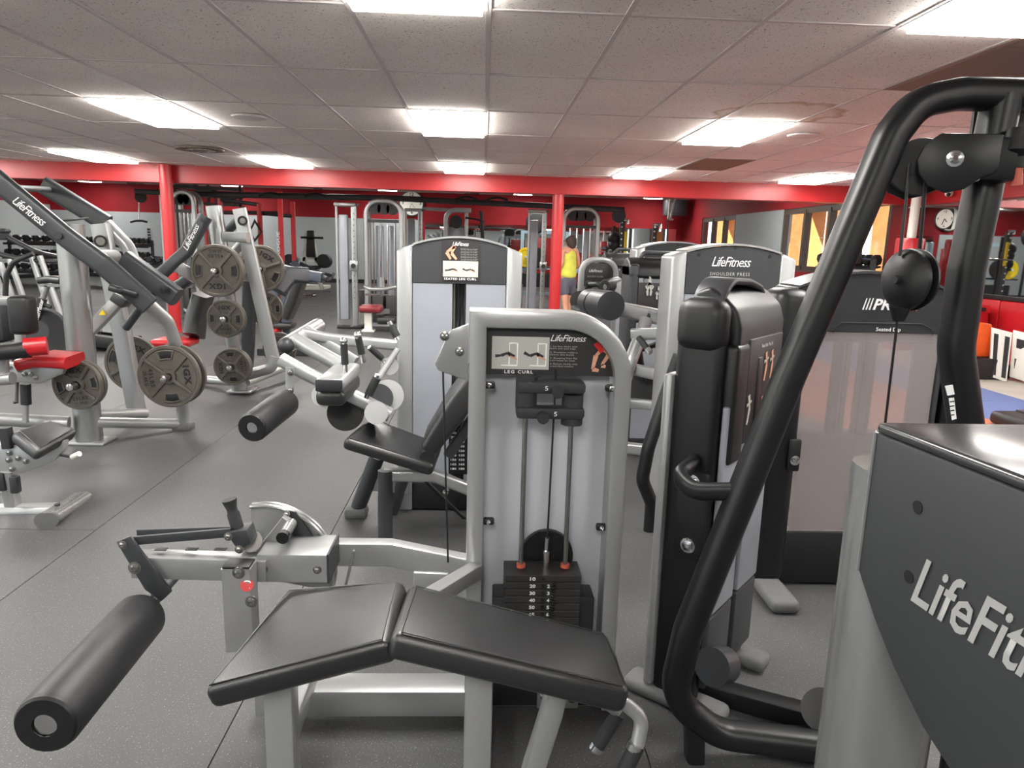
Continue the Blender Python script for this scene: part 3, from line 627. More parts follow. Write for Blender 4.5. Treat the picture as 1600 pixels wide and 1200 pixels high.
Y = 3.35
pad(T, 'seat', [P(537,684,Y=3.2),P(680,728,Y=3.2),P(692,694,Y=3.5),P(578,650,Y=3.5)], .065, M['vinyl'], .026)
part(T, 'seat_bolster', M['vinyl'], G().cyl(P(667,716,Y=3.22),P(680,690,Y=3.48), .035, n=16))
bk = [P(660,686,Y=3.3),P(683,698,Y=3.3),P(760,600,Y=3.3),P(785,540,Y=3.3),P(735,572,Y=3.3),P(700,618,Y=3.3)]
part(T, 'back_pad', M['vinyl'], G().prism([q-V((0,.17,0)) for q in bk], (0,.36,0), .022, 4))
part(T, 'back_frame', M['grey'], G().tube([P(700,712,Y=3.35),P(775,600,Y=3.35)], (.05,.05,.01), up=EY))
part(T, 'seat_post', M['grey'], G().tube([P(602,842,Y=3.34),P(602,735,Y=3.34)], .036, n=18))
part(T, 'seat_rail', S, G().tube([P(600,742,Y=3.36),P(676,742,Y=3.36),P(760,775,Y=3.45),P(800,790,Y=3.5)], (.06,.06,.015), up=UPZ))
lg = part(T, 'leg', M['grey'], G().tube([P(590,712,Y=3.55),P(560,792,Y=3.62)], .04, n=16)); part(lg, 'rubber_foot', M['rubfoot'], G().box(P(557,799,Y=3.62), (.12,.1,.06), .02))
part(T, 'leg', M['grey'], G().tube([P(632,738,Y=3.62),P(612,800,Y=3.66)], .035, n=14)); part(T, 'cross_tube', S, G().tube([P(585,752,Y=3.6),P(640,757,Y=3.66)], (.05,.1,.01), up=UPZ))
# lap pad and levers
lp = part(T, 'lap_pad', M['vinyl'], G().box((P(530,608,Y=3.3)+V((0,.0,0))), (.13,.42,.075), .028, seg=4)); part(lp, 'pad_cover', S, G().box(P(530,592,Y=3.3)+V((0,0,.012)), (.13,.44,.06), .022, seg=3)); part(lp, 'cover_end', M['dgrey'], G().box(P(530,592,Y=3.3)+V((0,-.222,.012)), (.118,.012,.052), .005))
for a,b in (((540,585),(537,533)),((568,566),(559,524))):
    hd = part(T, 'handle', M['chrome'], G().cyl(P(*a,Y=3.25),P(*b,Y=3.22), .011, n=12)); p0, p1 = P(*a,Y=3.25), P(*b,Y=3.22)
    part(hd, 'grip', M['rubber'], G().cyl(p0+(p1-p0)*.32,p0+(p1-p0)*.9, .0165, n=14)); part(hd, 'ball_end', M['chrome'], G().ball(p1, .019))
part(T, 'roller_arm', S, G().tube([P(438,561,Y=3.38),P(478,583,Y=3.38),P(610,648,Y=3.38)], (.06,.08,.02), up=EY))
part(T, 'pivot_disc', S, G().cyl(P(505,618,Y=3.33),P(505,618,Y=3.36), .055, n=24)); bolt(T, P(505,618,Y=3.325), -EY, .012, M['steel'])
part(T, 'pivot_housing', S, G().cyl(P(588,645,Y=3.28),P(588,645,Y=3.45), .055, n=24))
part(T, 'cam', M['bplast'], G().cyl(P(540,645,Y=3.44),P(540,645,Y=3.47), .09, n=28))
br = part(T, 'roller_bracket', S, G().bar(P(453,574,Y=3.32),P(453,620,Y=3.32), .04, .012, up=EY, bev=.003)); bolt(br, P(454,582,Y=3.31), -EY, .01, M['steel']); bolt(br, P(454,610,Y=3.31), -EY, .01, M['steel'])
roller(T, P(394,668,Y=2.98), P(447,628,Y=3.33), .066, ecap=True)
# tee frame above
tb = part(T, 'tee_tube', S, G().tube([P(447,540,Y=3.55),P(497,509,Y=4.0)], .042, n=18)); part(tb, 'end_cap', M['dgrey'], G().ball(P(447,540,Y=3.55), .043))
part(T, 'frame_tube', S, G().tube([P(460,530,Y=3.6),P(535,572,Y=3.5)], .038, n=16)); part(T, 'frame_tube', S, G().tube([P(478,516,Y=3.8),P(556,566,Y=3.7)], (.04,.06,.012), up=UPZ))
part(T, 'cross_tube', S, G().tube([P(470,520,Y=3.75),P(515,529,Y=3.76),P(625,540,Y=3.78)], (.05,.055,.015), up=UPZ))
lv = part(T, 'adjust_lever', M['chrome'], G().cyl(P(604,568,Y=3.6),P(577,542,Y=3.55), .01, n=10)); part(lv, 'grip', M['rubber'], G().cyl(P(597,560,Y=3.59),P(578,543,Y=3.55), .016, n=12))
lv = part(T, 'adjust_lever', M['chrome'], G().cyl(P(572,622,Y=3.3),P(590,585,Y=3.3), .012, n=10)); part(lv, 'grip', M['rubber'], G().cyl(P(576,616,Y=3.3),P(589,590,Y=3.3), .02, n=12))
part(T, 'ratchet_disc', S, G().cyl(P(609,572,Y=3.6),P(609,572,Y=3.64), .045, n=20)); part(T, 'lever_bar', S, G().bar(P(575,615,Y=3.55),P(622,545,Y=3.62), .03, .03, up=EY, bev=.006))
part(T, 'range_plate', S, G().cyl(P(606,618,Y=3.5),P(606,618,Y=3.53), .08, n=28)); part(T, 'front_shield', M['panel'], G().cyl(P(592,622,Y=3.42),P(592,622,Y=3.46), .07, n=24))
lv = part(T, 'grip_lever', M['chrome'], G().cyl(P(621,531,Y=3.5),P(608,502,Y=3.5), .012, n=10)); part(lv, 'grip', M['rubber'], G().cyl(P(620,526,Y=3.5),P(611,508,Y=3.5), .019, n=12))
sb_ = part(T, 'stack_plate', M['bplast'], G().box(P(716,703,Y=3.6), (.1,.03,.26), .006))
for k in range(9): text(sb_, str(60+15*k), P(704,678+k*7,Y=3.582), EX, UPZ, .03, .012, M['white'], fat=.03); text(sb_, str(60+15*k), P(717,678+k*7,Y=3.582), EX, UPZ, .03, .012, M['white'], fat=.03)
part(T, 'stack_cap', M['dgrey'], G().box(P(722,657,Y=3.6), (.1,.1,.03), .006))
part(T, 'strut_rod', M['bplast'], G().cyl(P(655,742,Y=3.5),P(728,812,Y=3.6), .01, n=8)); bl = part(T, 'pull_pin', M['chrome'], G().cyl(P(700,768,Y=3.38),P(700,745,Y=3.42), .008, n=10)); part(bl, 'ball_knob', M['steel'], G().ball(P(696,770,Y=3.38), .016))
# ---------------- shoulder press tower and the ones behind
T = thing('shoulder_press_machine', 'shoulder press machine with silver edged grey arched tower at right of centre', 'gym machine', (1.3, 3.8, 0), 'arched weight tower machines')
H = tower(T, .97, 1.627, 3.7, 1.405, 1.475, 1.215, holes=True)
logo(H, P(1112,416,Y=3.706), .205, .05); text(H, 'SHOULDER PRESS', P(1109,430,Y=3.706), EX, UPZ, .21, .017, M['paper'], gap=1.25)
# frame of the shoulder press seen through the gap left of its tower
part(T, 'frame_tube', M['silver'], G().tube([P(935,477,Y=4.35),P(1015,492,Y=4.3),P(1085,510,Y=4.0)], (.07,.09,.02), up=UPZ)); part(T, 'end_ball', M['grey'], G().ball(P(1021,494,Y=4.28), .045))
part(T, 'frame_tube', M['silver'], G().tube([P(1010,500,Y=4.25),P(985,565,Y=4.1),P(972,610,Y=4.1)], .04, fil=.08, n=16)); part(T, 'frame_tube', M['silver'], G().tube([P(990,522,Y=4.2),P(1060,520,Y=3.9)], (.05,.07,.015), up=UPZ))
part(T, 'frame_tube', M['silver'], G().tube([P(985,576,Y=4.15),P(1060,592,Y=3.9)], (.05,.07,.015), up=UPZ)); part(T, 'base_tube', M['silver'], G().tube([P(980,700,Y=4.2),P(1060,708,Y=4.1)], (.06,.07,.015), up=UPZ))
hp = part(T, 'head_pad', M['dgrey'], G().cyl(P(955,478,Y=4.1),P(934,474,Y=4.3), .085, n=28)); part(T, 'head_pad', M['dgrey'], G().cyl(P(931,474,Y=4.32),P(921,471,Y=4.45), .08, n=28))
part(T, 'press_lever', M['bplast'], G().tube([P(998,545,Y=4.2),P(1005,585,Y=4.25),P(992,560,Y=4.25)], .02, n=10)); hd = part(T, 'handle', M['rubber'], G().cyl(P(998,528,Y=4.1),P(1014,548,Y=4.0), .018, n=12)); part(hd, 'end_ring', M['chrome'], G().cyl(P(1012,546,Y=4.01),P(1016,551,Y=3.99), .02, n=12))
part(T, 'pulley', M['bplast'], G().cyl(P(1003,605,Y=4.3),P(1003,605,Y=4.35), .1, n=24)); part(T, 'stretcher', M['silver'], G().tube([P(985,630,Y=4.2),P(1045,635,Y=4.1)], (.05,.06,.012), up=UPZ)); part(T, 'press_arm', M['black'], G().tube([P(1062,555,Y=3.5),P(1046,600,Y=3.5),P(1013,700,Y=3.45),P(1003,750,Y=3.45),P(1022,795,Y=3.45),P(1062,808,Y=3.5)], .034, fil=.12, n=14)); part(T, 'arm_post', M['black'], G().tube([P(1017,785,Y=3.46),(P(1017,785,Y=3.46).x,3.46,0)], .03, n=12))
part(T, 'brace_rod', M['bplast'], G().cyl(P(1003,545,Y=4.3),P(1058,527,Y=4.1), .02, n=10))
T = thing('weight_machine', 'arched grey weight tower half hidden behind the shoulder press tower', 'gym machine', (1.5, 5.9, 0), 'arched weight tower machines')
H = tower(T, 1.2, 1.86, 5.7, 1.43, 1.495, 1.2, holes=True); logo(H, P(1022,414,Y=5.706), .21, .05)
def muscle_icon(par, o, hgt, m, xd=EX):
    k = hgt
    for pts,wd in ((((0,.55),(0,.9)),.2),(((-.02,.52),(.02,.68)),.3),(((0,.62),(-.2,.5),(-.12,.34)),.09),(((0,.62),(.2,.5),(.14,.34)),.09),(((-.04,.5),(-.1,.25),(-.08,0)),.13),(((.04,.5),(.1,.25),(.08,0)),.13),(((-.04,.92),(.04,.96)),.14)):
        figure_mark(par, o, xd, UPZ, [(a*k,b*k) for a,b in pts], m, wd*k)
# ---------------- dual stack cabinets with moulded black tops, far row
def cabinet(T, M4, w, d, h, side, front, top_h=.12, card=True, logo_=None):
    """weight stack cabinet in local axes: x = along the wide front, -y = front, z up; M4 places it"""
    def q(g): return g.mv(M4)
    part(T, 'side_panel', side, q(G().box((-w/2+.035,0,h/2), (.07,d,h-.05), .022, seg=3))); part(T, 'side_panel', side, q(G().box((w/2-.035,0,h/2), (.07,d,h-.05), .022, seg=3)))
    ys = -d/2
    prof = [(ys+.0,h-.10),(ys+.015,h-.045),(ys+.06,h-.005),(0,h+.02),(-ys-.06,h-.005),(-ys,h-.06),(-ys,h-.12),(ys,h-.12)]
    o = part(T, 'top_cover', M['bplast'], q(G().prism([(-w/2+.0,y,z) for y,z in prof], (w,0,0), .025, 3)))
    part(o, 'carry_handle', M['dgrey'], q(G().tube([(-w*.36,0,h+.0),(-w*.3,0,h+.05),(w*.3,0,h+.05),(w*.36,0,h+.0)], (.05,.03,.012), fil=.04, up=UPZ)))
    part(T, 'front_panel', front, q(G().box((-w*.23,ys+.02,h*.42), (w*.36,.02,h*.68), .006))); part(T, 'front_panel', front, q(G().box((w*.23,ys+.02,h*.42), (w*.36,.02,h*.68), .006)))
    c = part(T, 'placard', M['card'], q(G().box((0,ys+.012,h*.79), (w-.13,.02,h*.2), .004)))
    part(c, 'slot', M['bplast'], q(G().box((w*.03,ys+.0,h*.72), (.03,.012,h*.24), .005)))
    part(T, 'back_panel', M['dgrey'], q(G().box((0,d/2-.02,h*.45), (w-.1,.02,h*.86))))
    part(T, 'base', M['bplast'], q(G().box((0,0,.06), (w-.04,d-.02,.1), .01)))
    return c
T = thing('weight_machine', 'dark weight cabinet with moulded top and muscle placard left of the shoulder press tower', 'gym machine', (1.35, 4.9, 0), 'moulded top weight cabinets')
cc0 = P(1040,500,Y=4.9); c = cabinet(T, Matrix.Translation((1.30,5.0,0)), .62, .3, 1.36, M['dgrey'], M['lavender'])
muscle_icon(c, P(1014,462,Y=4.835), .13, M['paper']); muscle_icon(c, P(1028,468,Y=4.835), .09, M['paper'])
text(c, 'Seated Row', P(1040,426,Y=4.84), EX, UPZ, .08, .014, M['white'])
T = thing('weight_machine', 'far dark weight cabinet with pale muscle placard beside the biceps curl machine', 'gym machine', (1.35, 6.9, 0), 'moulded top weight cabinets')
c = cabinet(T, Matrix.Translation((1.5,7.0,0)), .68, .3, 1.37, M['black'], M['lavender']); muscle_icon(c, P(974,455,Y=6.84), .17, M['paper'])
T = thing('biceps_curl_machine', 'small biceps curl machine with rounded silver frame and black placard near the woman', 'gym machine', (.98, 6.2, 0))
a, b, cz_, d = P(903,488,Y=6.35), P(903,407,Y=6.2), P(950,404,Y=6.2), 0
part(T, 'frame', M['silver'], G().tube([(a.x,6.25,.02),(a.x,6.25,1.33),(a.x+.30,6.25,1.33),(a.x+.30,6.25,.02)], (.045,.09,.008), fil=.12, up=EY))
pc = part(T, 'placard', M['card'], G().box((a.x+.15,6.22,1.2), (.25,.008,.2), .003)); logo(pc, P(920,425,Y=6.212), .12, .025); text(pc, 'BICEPS CURL', P(918,433,Y=6.212), EX, UPZ, .14, .014, M['paper'], gap=1.2)
part(T, 'rear_shroud', M['frost'], G().box((a.x+.15,6.29,.6), (.25,.01,1.0))); part(T, 'base_plate', M['grey'], G().box((a.x+.15,6.2,.04), (.36,.4,.06), .01))
part(T, 'arm_lever', M['bplast'], G().tube([P(921,445,Y=6.0),P(935,444,Y=5.95),P(950,458,Y=5.9)], .025, fil=.05, n=12)); part(T, 'arm_post', M['bplast'], G().tube([P(920,440,Y=6.05),P(919,470,Y=6.1)], .03, n=12)); rr = P(961,448,Y=5.85)
roller(T, rr+V((-.09,-.05,.0)), rr+V((.04,.08,.02)), .06, M['vinyl']); part(T, 'hub', M['silver'], G().cyl(P(974,452,Y=5.8),P(974,452,Y=5.9), .07, n=20)); sh = part(T, 'hub_shield', M['frost'], G().box(P(975,474,Y=5.85), (.2,.06,.14), .02)); part(sh, 'warning_sticker', M['yel'], G().prism([P(968,474,Y=5.81),P(976,474,Y=5.81),P(972,467,Y=5.81)], (0,-.003,0)))
part(T, 'weight_disc', M['bplast'], G().cyl(P(906,470,Y=6.1),P(906,470,Y=6.14), .085, n=24)); part(T, 'seat', M['vinyl'], G().box(P(915,484,Y=6.0), (.22,.3,.06), .02)); part(T, 'seat_post', M['silver'], G().tube([P(915,490,Y=6.0),(P(915,490,Y=6.0).x,6.0,.03)], .03, n=12))
# ---------------- dip machine with smoky shroud
T = thing('seated_dip_machine', 'black seated dip machine with smoky translucent front panel at right', 'gym machine', (1.6, 2.95, 0))
H = tower(T, 1.26, 1.925, 2.86, 1.30, 1.375, 1.128, depth=.2, wc=.02, cols=M['grey'], head=M['dgrey'], glass=M['frost2'], base_z=.25, gap=.0, rear=M['frost2'])
part(T, 'side_column', M['black'], G().box((1.25,2.9,.665), (.15,.2,1.27), .05, seg=4)); part(T, 'side_column', M['black'], G().box((1.975,2.95,.65), (.06,.2,1.2), .025, seg=3))
part(T, 'foot', M['rubfoot'], G().box((1.25,2.78,.03), (.12,.36,.06), .025, seg=3)); part(T, 'foot', M['rubfoot'], G().box((1.97,2.86,.03), (.12,.36,.06), .025, seg=3))
yf = 2.866
for k in range(3): figure_mark(H, P(1348+k*5,484,Y=yf), EX, UPZ, [(0,0),(.012,.048)], M['white'], .006)
text(H, 'PR', P(1363,484,Y=yf), EX, UPZ, .075, .045, M['white'], shear=.25, fat=.03); text(H, 'ECOR', P(1396,485,Y=yf), EX, UPZ, .1, .045, mat('logo_red', (190,90,84), .4), shear=.25, fat=.03)
text(H, 'Seated Dip', P(1368,519,Y=yf), EX, UPZ, .105, .02, M['white'], fat=.01); part(H, 'label_inset', M['panel'], G().tube([P(1302,521,Y=yf),P(1305,512,Y=yf),P(1315,504,Y=yf),P(1440,506,Y=yf),P(1455,514,Y=yf),P(1458,524,Y=yf)], .0015, n=5))
part(T, 'guide_rod', M['dgrey'], G().cyl((1.52,2.95,.3),(1.52,2.95,1.15), .025, n=10)); part(T, 'guide_rod', M['dgrey'], G().cyl((1.66,2.95,.3),(1.66,2.95,1.15), .025, n=10)); part(T, 'weight_stack', M['stack'], G().box((1.6,2.96,.42), (.46,.12,.52), .01)); part(T, 'weight_head', M['stack'], G().box((1.6,2.96,1.11), (.6,.1,.06), .01))
part(T, 'bracket', M['bplast'], G().box((1.30,2.79,.62), (.05,.02,.14), .01)); bolt(T, V((1.30,2.778,.6)), -EY, .014); part(T, 'link_rod', M['bplast'], G().cyl((1.15,3.05,1.12),(1.3,3.0,1.13), .02, n=10))
# ---------------- fly machine: cabinet plus black tube frame with cable pulleys
T = thing('pec_fly_machine', 'black cable fly machine with tall bent tube frame and hanging pulley at right', 'gym machine', (.95, 2.1, 0)); B = M['black']
u = V((.646,.763,0)); v = V((-.763,.646,0)); C0 = V((.68,1.975,0)); w_, d_ = .44, .145
cen = C0+u*w_/2+v*d_/2; M4 = Matrix.Translation(cen) @ Matrix.Rotation(math.atan2(u.y,u.x), 4, 'Z')
h_ = 1.33
def q(g): return g.mv(M4)
part(T, 'side_panel', B, q(G().box((-w_/2+.03,0,h_/2-.04), (.06,d_,h_-.12), .025, seg=4))); part(T, 'side_panel', B, q(G().box((w_/2-.03,0,h_/2-.04), (.06,d_,h_-.12), .025, seg=4)))
part(T, 'spine', M['silver'], q(G().box((-w_/2+.05,d_/2+.012,h_/2-.1), (.12,.03,h_-.3), .01)))
ys = -d_/2
prof = [(ys-.03,h_-.27),(ys-.03,h_-.10),(ys-.015,h_-.05),(ys+.03,h_-.01),(0,h_+.012),(-ys-.03,h_-.005),(-ys,h_-.05),(-ys,h_-.12),(ys,h_-.16)]
tc_ = part(T, 'top_cover', M['bplast'], q(G().prism([(-w_/2+.05,y,z) for y,z in prof], (w_-.05,0,0), .024, 4)))
part(T, 'shoulder_cover', M['bplast'], q(G().box((-w_/2+.03,0.0,h_-.1), (.09,d_+.01,.16), .05, seg=5)))
part(tc_, 'carry_handle', M['dgrey'], q(G().tube([(-w_*.40,-.0,h_-.05),(-w_*.34,-.0,h_+.0),(-w_*.22,.0,h_+.028),(w_*.1,0,h_+.022),(w_*.34,0,h_-.0),(w_*.42,0,h_-.05)], (.1,.02,.009), fil=.1, up=UPZ)))
part(T, 'cover_edge', M['bplast'], q(G().box((-w_/2+.085,ys-.012,h_-.33), (.1,.05,.36), .015, seg=3)))
pc = part(T, 'placard', M['card'], q(G().box((.055,ys-.03,h_-.3), (w_*.66,.012,.32), .004)))
part(pc, 'slot', M['bplast'], q(G().box((.0,ys-.034,h_-.33), (.035,.014,.26), .006)))
xd = u; nd = V((.763,-.646,0))
def fp(a, z): return M4 @ V((a, ys-.0375, z))
text(pc, 'Rear Delt / Pec Fly', fp(.0,h_-.175), xd, UPZ, .1, .014, M['white'])
for a,z in ((-.075,h_-.40),(.045,h_-.28),(.10,h_-.28),(.045,h_-.42),(.10,h_-.42)): figure_mark(pc, fp(a,z), xd, UPZ, [(.0,.09),(.012,.05),(.0,.0)], M['skin'] if a > 0 else M['paper'], .016); figure_mark(pc, fp(a,z), xd, UPZ, [(-.012,.06),(.025,.07)], M['paper'], .01)
for a,b_ in ((-.105,.13),(.115,.13)):
    part(T, 'front_shroud', M['lavender'], q(G().box((a,ys-.015,.67), (b_+.05,.02,.66), .006))); part(T, 'lower_shroud', M['panel'], q(G().box((a,ys-.012,.21), (b_+.05,.022,.24), .006)))
part(T, 'stack_slot', M['bplast'], q(G().box((.005,ys+.0,.5), (.05,.01,.9)))); part(T, 'back_panel', B, q(G().box((0,d_/2-.01,h_/2-.06), (w_-.1,.015,h_-.2))))
for s_ in (-1,1): part(T, 'foot', M['rubfoot'], q(G().box((s_*(w_/2-.03),0,.025), (.1,.34,.05), .022, seg=3)))
bk = part(T, 'mount_plate', M['bplast'], q(G().box((-w_/2-.004,-.02,.66), (.012,.1,.28), .008)))
nb = -u
for z in (.765,.565): bolt(bk, M4 @ V((-w_/2-.01,-.02,z)), nb, .016)
YF = 1.8
part(T, 'bent_frame', B, G().tube([P(1330,1172,Y=1.72),P(1120,1146,Y=YF),P(1050,1090,Y=YF),P(1075,985,Y=YF),P(1232,590,Y=YF),P(1392,212,Y=YF),P(1432,160,Y=YF),P(1500,147,Y=YF),P(1640,150,Y=YF)], (.075,.085,.03), fil=.13, up=EY, fseg=8))
part(T, 'frame_foot', B, G().tube([P(1085,1190,Y=1.79),P(1085,1110,Y=YF)], (.05,.06,.01), up=EY))
po = part(T, 'rear_post', B, G().tube([P(1566,150,Y=YF),P(1541,270,Y=YF),P(1510,420,Y=YF),P(1493,545,Y=YF),P(1510,672,Y=YF),P(1530,800,Y=YF),P(1545,1000,Y=YF)], (.075,.09,.03), fil=.2, up=EY))
part(po, 'weld_boss', B, G().cyl(P(1572,147,Y=YF),P(1570,175,Y=YF), .034, n=18))
stk = part(po, 'data_sticker', M['white'], G().prism([P(x,y,Y=YF-.047) for x,y in ((1476,603),(1488,601),(1491,616),(1480,618))], (0,-.002,0))); part(po, 'data_sticker', M['white'], G().prism([P(x,y,Y=YF-.047) for x,y in ((1482,622),(1490,621),(1494,654),(1487,656))], (0,-.002,0)))
for k in range(4): part(po, 'printed_line', M['dgrey'], G().bar(P(1484,628+k*7,Y=YF-.05),P(1491,627+k*7,Y=YF-.05), .003, .001, up=EY))
part(T, 'grab_bracket', B, G().tube([P(1160,768,Y=1.8),P(1085,768,Y=1.85),P(1058,745,Y=1.92),P(1085,722,Y=2.0)], (.04,.05,.018), fil=.06, up=UPZ))
# overhead pulley
c0 = P(1492,248,Y=1.74); nrm = V((-.35,-.94,0)); sd = V((.94,-.35,0))
def pp(x,z,o=0): return c0+sd*x+UPZ*z+nrm*o
house = [(.095,.055),(-.035,.06),(-.066,.035),(-.08,.0),(-.072,-.035),(-.05,-.062),(-.01,-.08),(.03,-.07),(.06,-.045),(.085,-.035),(.095,-.02)]
pl_ = part(T, 'pulley_plate', B, G().prism([pp(x,z,.0) for x,z in house], -nrm*.01, .003)); bolt(pl_, pp(-.0,0,.0), nrm, .013)
part(T, 'pulley_plate', B, G().prism([pp(x-.07,z-.01,-.1) for x,z in house], -nrm*.01, .003))
part(T, 'overhead_pulley', M['bplast'], G().lathe(pp(-.06,-.012,-.09), nrm, [(0,0),(.068,0),(.07,.005),(.058,.018),(.07,.031),(.068,.036),(0,.036)], 32))
part(T, 'pulley_arm', B, G().bar(pp(.06,.0,-.05), pp(.13,.0,-.05), .09, .1, bev=.01)); part(T, 'cable_hub', M['bplast'], G().lathe(P(1592,235,Y=1.72), (0,0,-1), [(0,-.05),(.03,-.05),(.04,.0),(.02,.015),(.018,.04),(0,.04)], 18)); part(T, 'brass_tip', M['copper'], G().cyl(P(1588,262,Y=1.72),P(1587,290,Y=1.72), .014, n=12))
part(T, 'side_arm', B, G().bar(P(1560,232,Y=1.76),P(1640,240,Y=1.76), .06, .06, bev=.01)); part(T, 'upper_plate', M['panel'], G().prism([P(x,y,Y=1.86) for x,y in ((1524,165),(1640,160),(1640,215),(1518,215))], (0,.01,0)))
# hanging pulley
hc_ = P(1412,437,Y=1.78); hn = V((-.97,-.24,0)).normalized()
part(T, 'hanging_pulley', M['bplast'], G().lathe(hc_-hn*.045, hn, [(0,0),(.068,0),(.076,.008),(.078,.016),(.06,.02),(.06,.032),(.078,.036),(.076,.044),(.062,.056),(.03,.064),(0,.066)], 36))
part(T, 'pulley_bolt', M['dgrey'], G().cyl(hc_+hn*.018, hc_+hn*.03, .011, n=8)); part(T, 'swivel', M['bplast'], G().cyl(hc_-V((0,0,.07)), hc_-V((0,0,.105)), .026, .014, n=14))
part(T, 'cable_fitting', M['chrome'], G().cyl(P(1404,482,Y=1.78),P(1403,489,Y=1.78), .013, n=12)); e_ = hc_-hn*.02
part(T, 'cable', M['bplast'], G().cyl(P(1422,255,Y=1.8),P(1406,400,Y=1.78), .004, n=6)); part(T, 'cable', M['bplast'], G().cyl(P(1448,262,Y=1.78),P(1436,400,Y=1.8), .005, n=6)); part(T, 'cable', M['bplast'], G().cyl(P(1404,485,Y=1.78),P(1381,680,Y=1.8), .0035, n=6))
part(T, 'base_rail', B, G().tube([P(1090,1072,Y=2.1),P(1320,1135,Y=1.85)], (.07,.06,.008), up=UPZ)); part(T, 'base_rail', B, G().tube([P(1140,1150,Y=1.79),P(1300,1160,Y=1.79)], (.08,.06,.02), up=UPZ))
part(T, 'floor_pulley', M['bplast'], G().cyl(P(1287,1110,Y=1.8),P(1287,1110,Y=1.84), .062, n=28)); bolt(T, P(1296,1124,Y=1.795), -EY, .005, M['dgrey']); part(T, 'floor_pulley', M['dgrey'], G().cyl(P(1112,1042,Y=1.93),P(1130,1038,Y=1.98), .058, n=28))
# ---------------- near machine cut by the right edge
T = thing('weight_machine', 'close-up grey machine shroud with white lettering on a silver post at the right edge', 'gym machine', (.85, 1.15, 0))
part(T, 'post', M['silver2'], G().tube([(.80,1.24,0),(.80,1.24,1.06)], (.19,.17,.07), up=EY))
A, Bb = P(1368,676,Y=1.2), P(1660,806,Z=P(1368,676,Y=1.2).z-.01)
zt = A.z; dirp = V((Bb.x-A.x, Bb.y-A.y, 0)).normalized(); nl = V((dirp.y,-dirp.x,0))
if nl.x > 0: nl = -nl
LL = .62
low = [(0,-.262),(.06,-.33),(.12,-.385),(.2,-.44),(.3,-.48),(LL,-.5)]
sh = part(T, 'side_shroud', M['panel'], G().prism([A+dirp*a+UPZ*z for a,z in [(0,0)]+low+[(LL,0)]], -nl*.02, .004, 2))
part(T, 'top_cover', M['gloss'], G().prism([A+dirp*a-nl*b_+UPZ*z for a,b_,z in ((-.002,0,0),(LL,0,0),(LL,.3,0),(.03,.3,0))], UPZ*.02, .009, 3)); part(sh, 'edge_trim', M['silver2'], G().tube([A+UPZ*.0, A+UPZ*-.262], .004, n=8))
part(T, 'rear_shroud', M['panel'], G().prism([A-nl*.28+dirp*a+UPZ*z for a,z in [(0,0)]+low+[(LL,0)]], -nl*.02, .004, 2)); part(T, 'end_shroud', M['silver2'], G().box(A+V((.13,.02,-.13)), (.24,.02,.26), .008))
for x,y in ((1418,793),(1404,902)):
    c = P(x,y,X=A.x-.004); part(sh, 'bolt_hole', M['bplast'], G().cyl(c+nl*(nl.dot(A-c)+.0012), c+nl*(nl.dot(A-c)-.004), .011, n=16))
c = A+dirp*.14+UPZ*-.25+nl*.001
text(sh, 'LifeFitness', c, dirp, UPZ, .36, .085, mat('grey_print', (150,150,149), .6), shear=.35, fat=.012, gap=.98)
part(T, 'inner_panel', M['lavender'], G().prism([P(1500,1090,Y=1.1),P(1560,1150,Y=1.05),P(1570,1300,Y=1.05),P(1490,1300,Y=1.1)], (0,.01,0))); part(T, 'inner_post', M['bplast'], G().tube([P(1492,1100,Y=1.2),(P(1470,1300,Y=1.2).x,1.2,0)], .012, n=10)); part(T, 'base', M['grey'], G().box((.85,1.15,.03), (.35,.5,.06), .015))
# ================================================================ PLATE LOADED MACHINES AT LEFT
def make_plate(R, name, t1, t2, label):
    """olympic plate, face towards local -Y, built round the origin"""
    T = thing(name, label, 'weight plate', (0,0,0), 'cast iron weight plates'); m = M['iron']; h = .018
    part(T, 'disc', m, G().lathe((0,h,0), (0,-1,0), [(.028,0),(R*.95,0),(R,.006),(R,h*2-.004),(R*.98,h*2),(R*.9,h*2),(R*.87,h*2-.008),(.045,h*2-.008),(.03,h*2-.008)], 48), local=True)
    part(T, 'hub', m, G().lathe((0,-h+.009,0), (0,-1,0), [(.028,0),(.056,0),(.052,.016),(.034,.018),(.028,.016)], 24), local=True)
    for a in (48,132,228,312):
        c, s_ = math.cos(math.radians(a)), math.sin(math.radians(a))
        part(T, 'rib', m, G().tube([V((c*.05,-h+.002,s_*.05)), V((c*R*.89,-h+.002,s_*R*.89))], (.024,.02,.004), up=EY), local=True)
    for a in (0,180):
        q_ = [V((math.cos(math.radians(a+t))*R*.7,-h+.0078,math.sin(math.radians(a+t))*R*.7)) for t in (-15,-7.5,0,7.5,15)]
        part(T, 'grip_hole', M['bplast'], G().tube(q_, (R*.2,.004,.001), up=EY), local=True); part(T, 'grip_rim', m, G().tube([V((math.cos(math.radians(a+t))*R*k_,-h+.004,math.sin(math.radians(a+t))*R*k_)) for t,k_ in ((-18,.58),(0,.56),(18,.58),(19,.84),(0,.84),(-19,.84))], .006, n=6, closed=True), local=True)
    text(T, 'IGX', V((-R*.32,-h+.006,R*.48)), EX, UPZ, R*.64, R*.22, M['bplast'], fat=.05, gap=1.2); text(T, t1, V((-R*.3,-h+.006,-R*.62)), EX, UPZ, R*.6, R*.14, M['bplast'], fat=.02, gap=1.2); text(T, t2, V((-R*.24,-h+.006,-R*.8)), EX, UPZ, R*.48, R*.12, M['bplast'], fat=.02, gap=1.2)
    return T
_p45 = make_plate(.225, 'weight_plate', '45LBS', '20.4KG', 'x'); _p25 = make_plate(.165, 'weight_plate', '25LBS', '11.3KG', 'x')
_used = {}
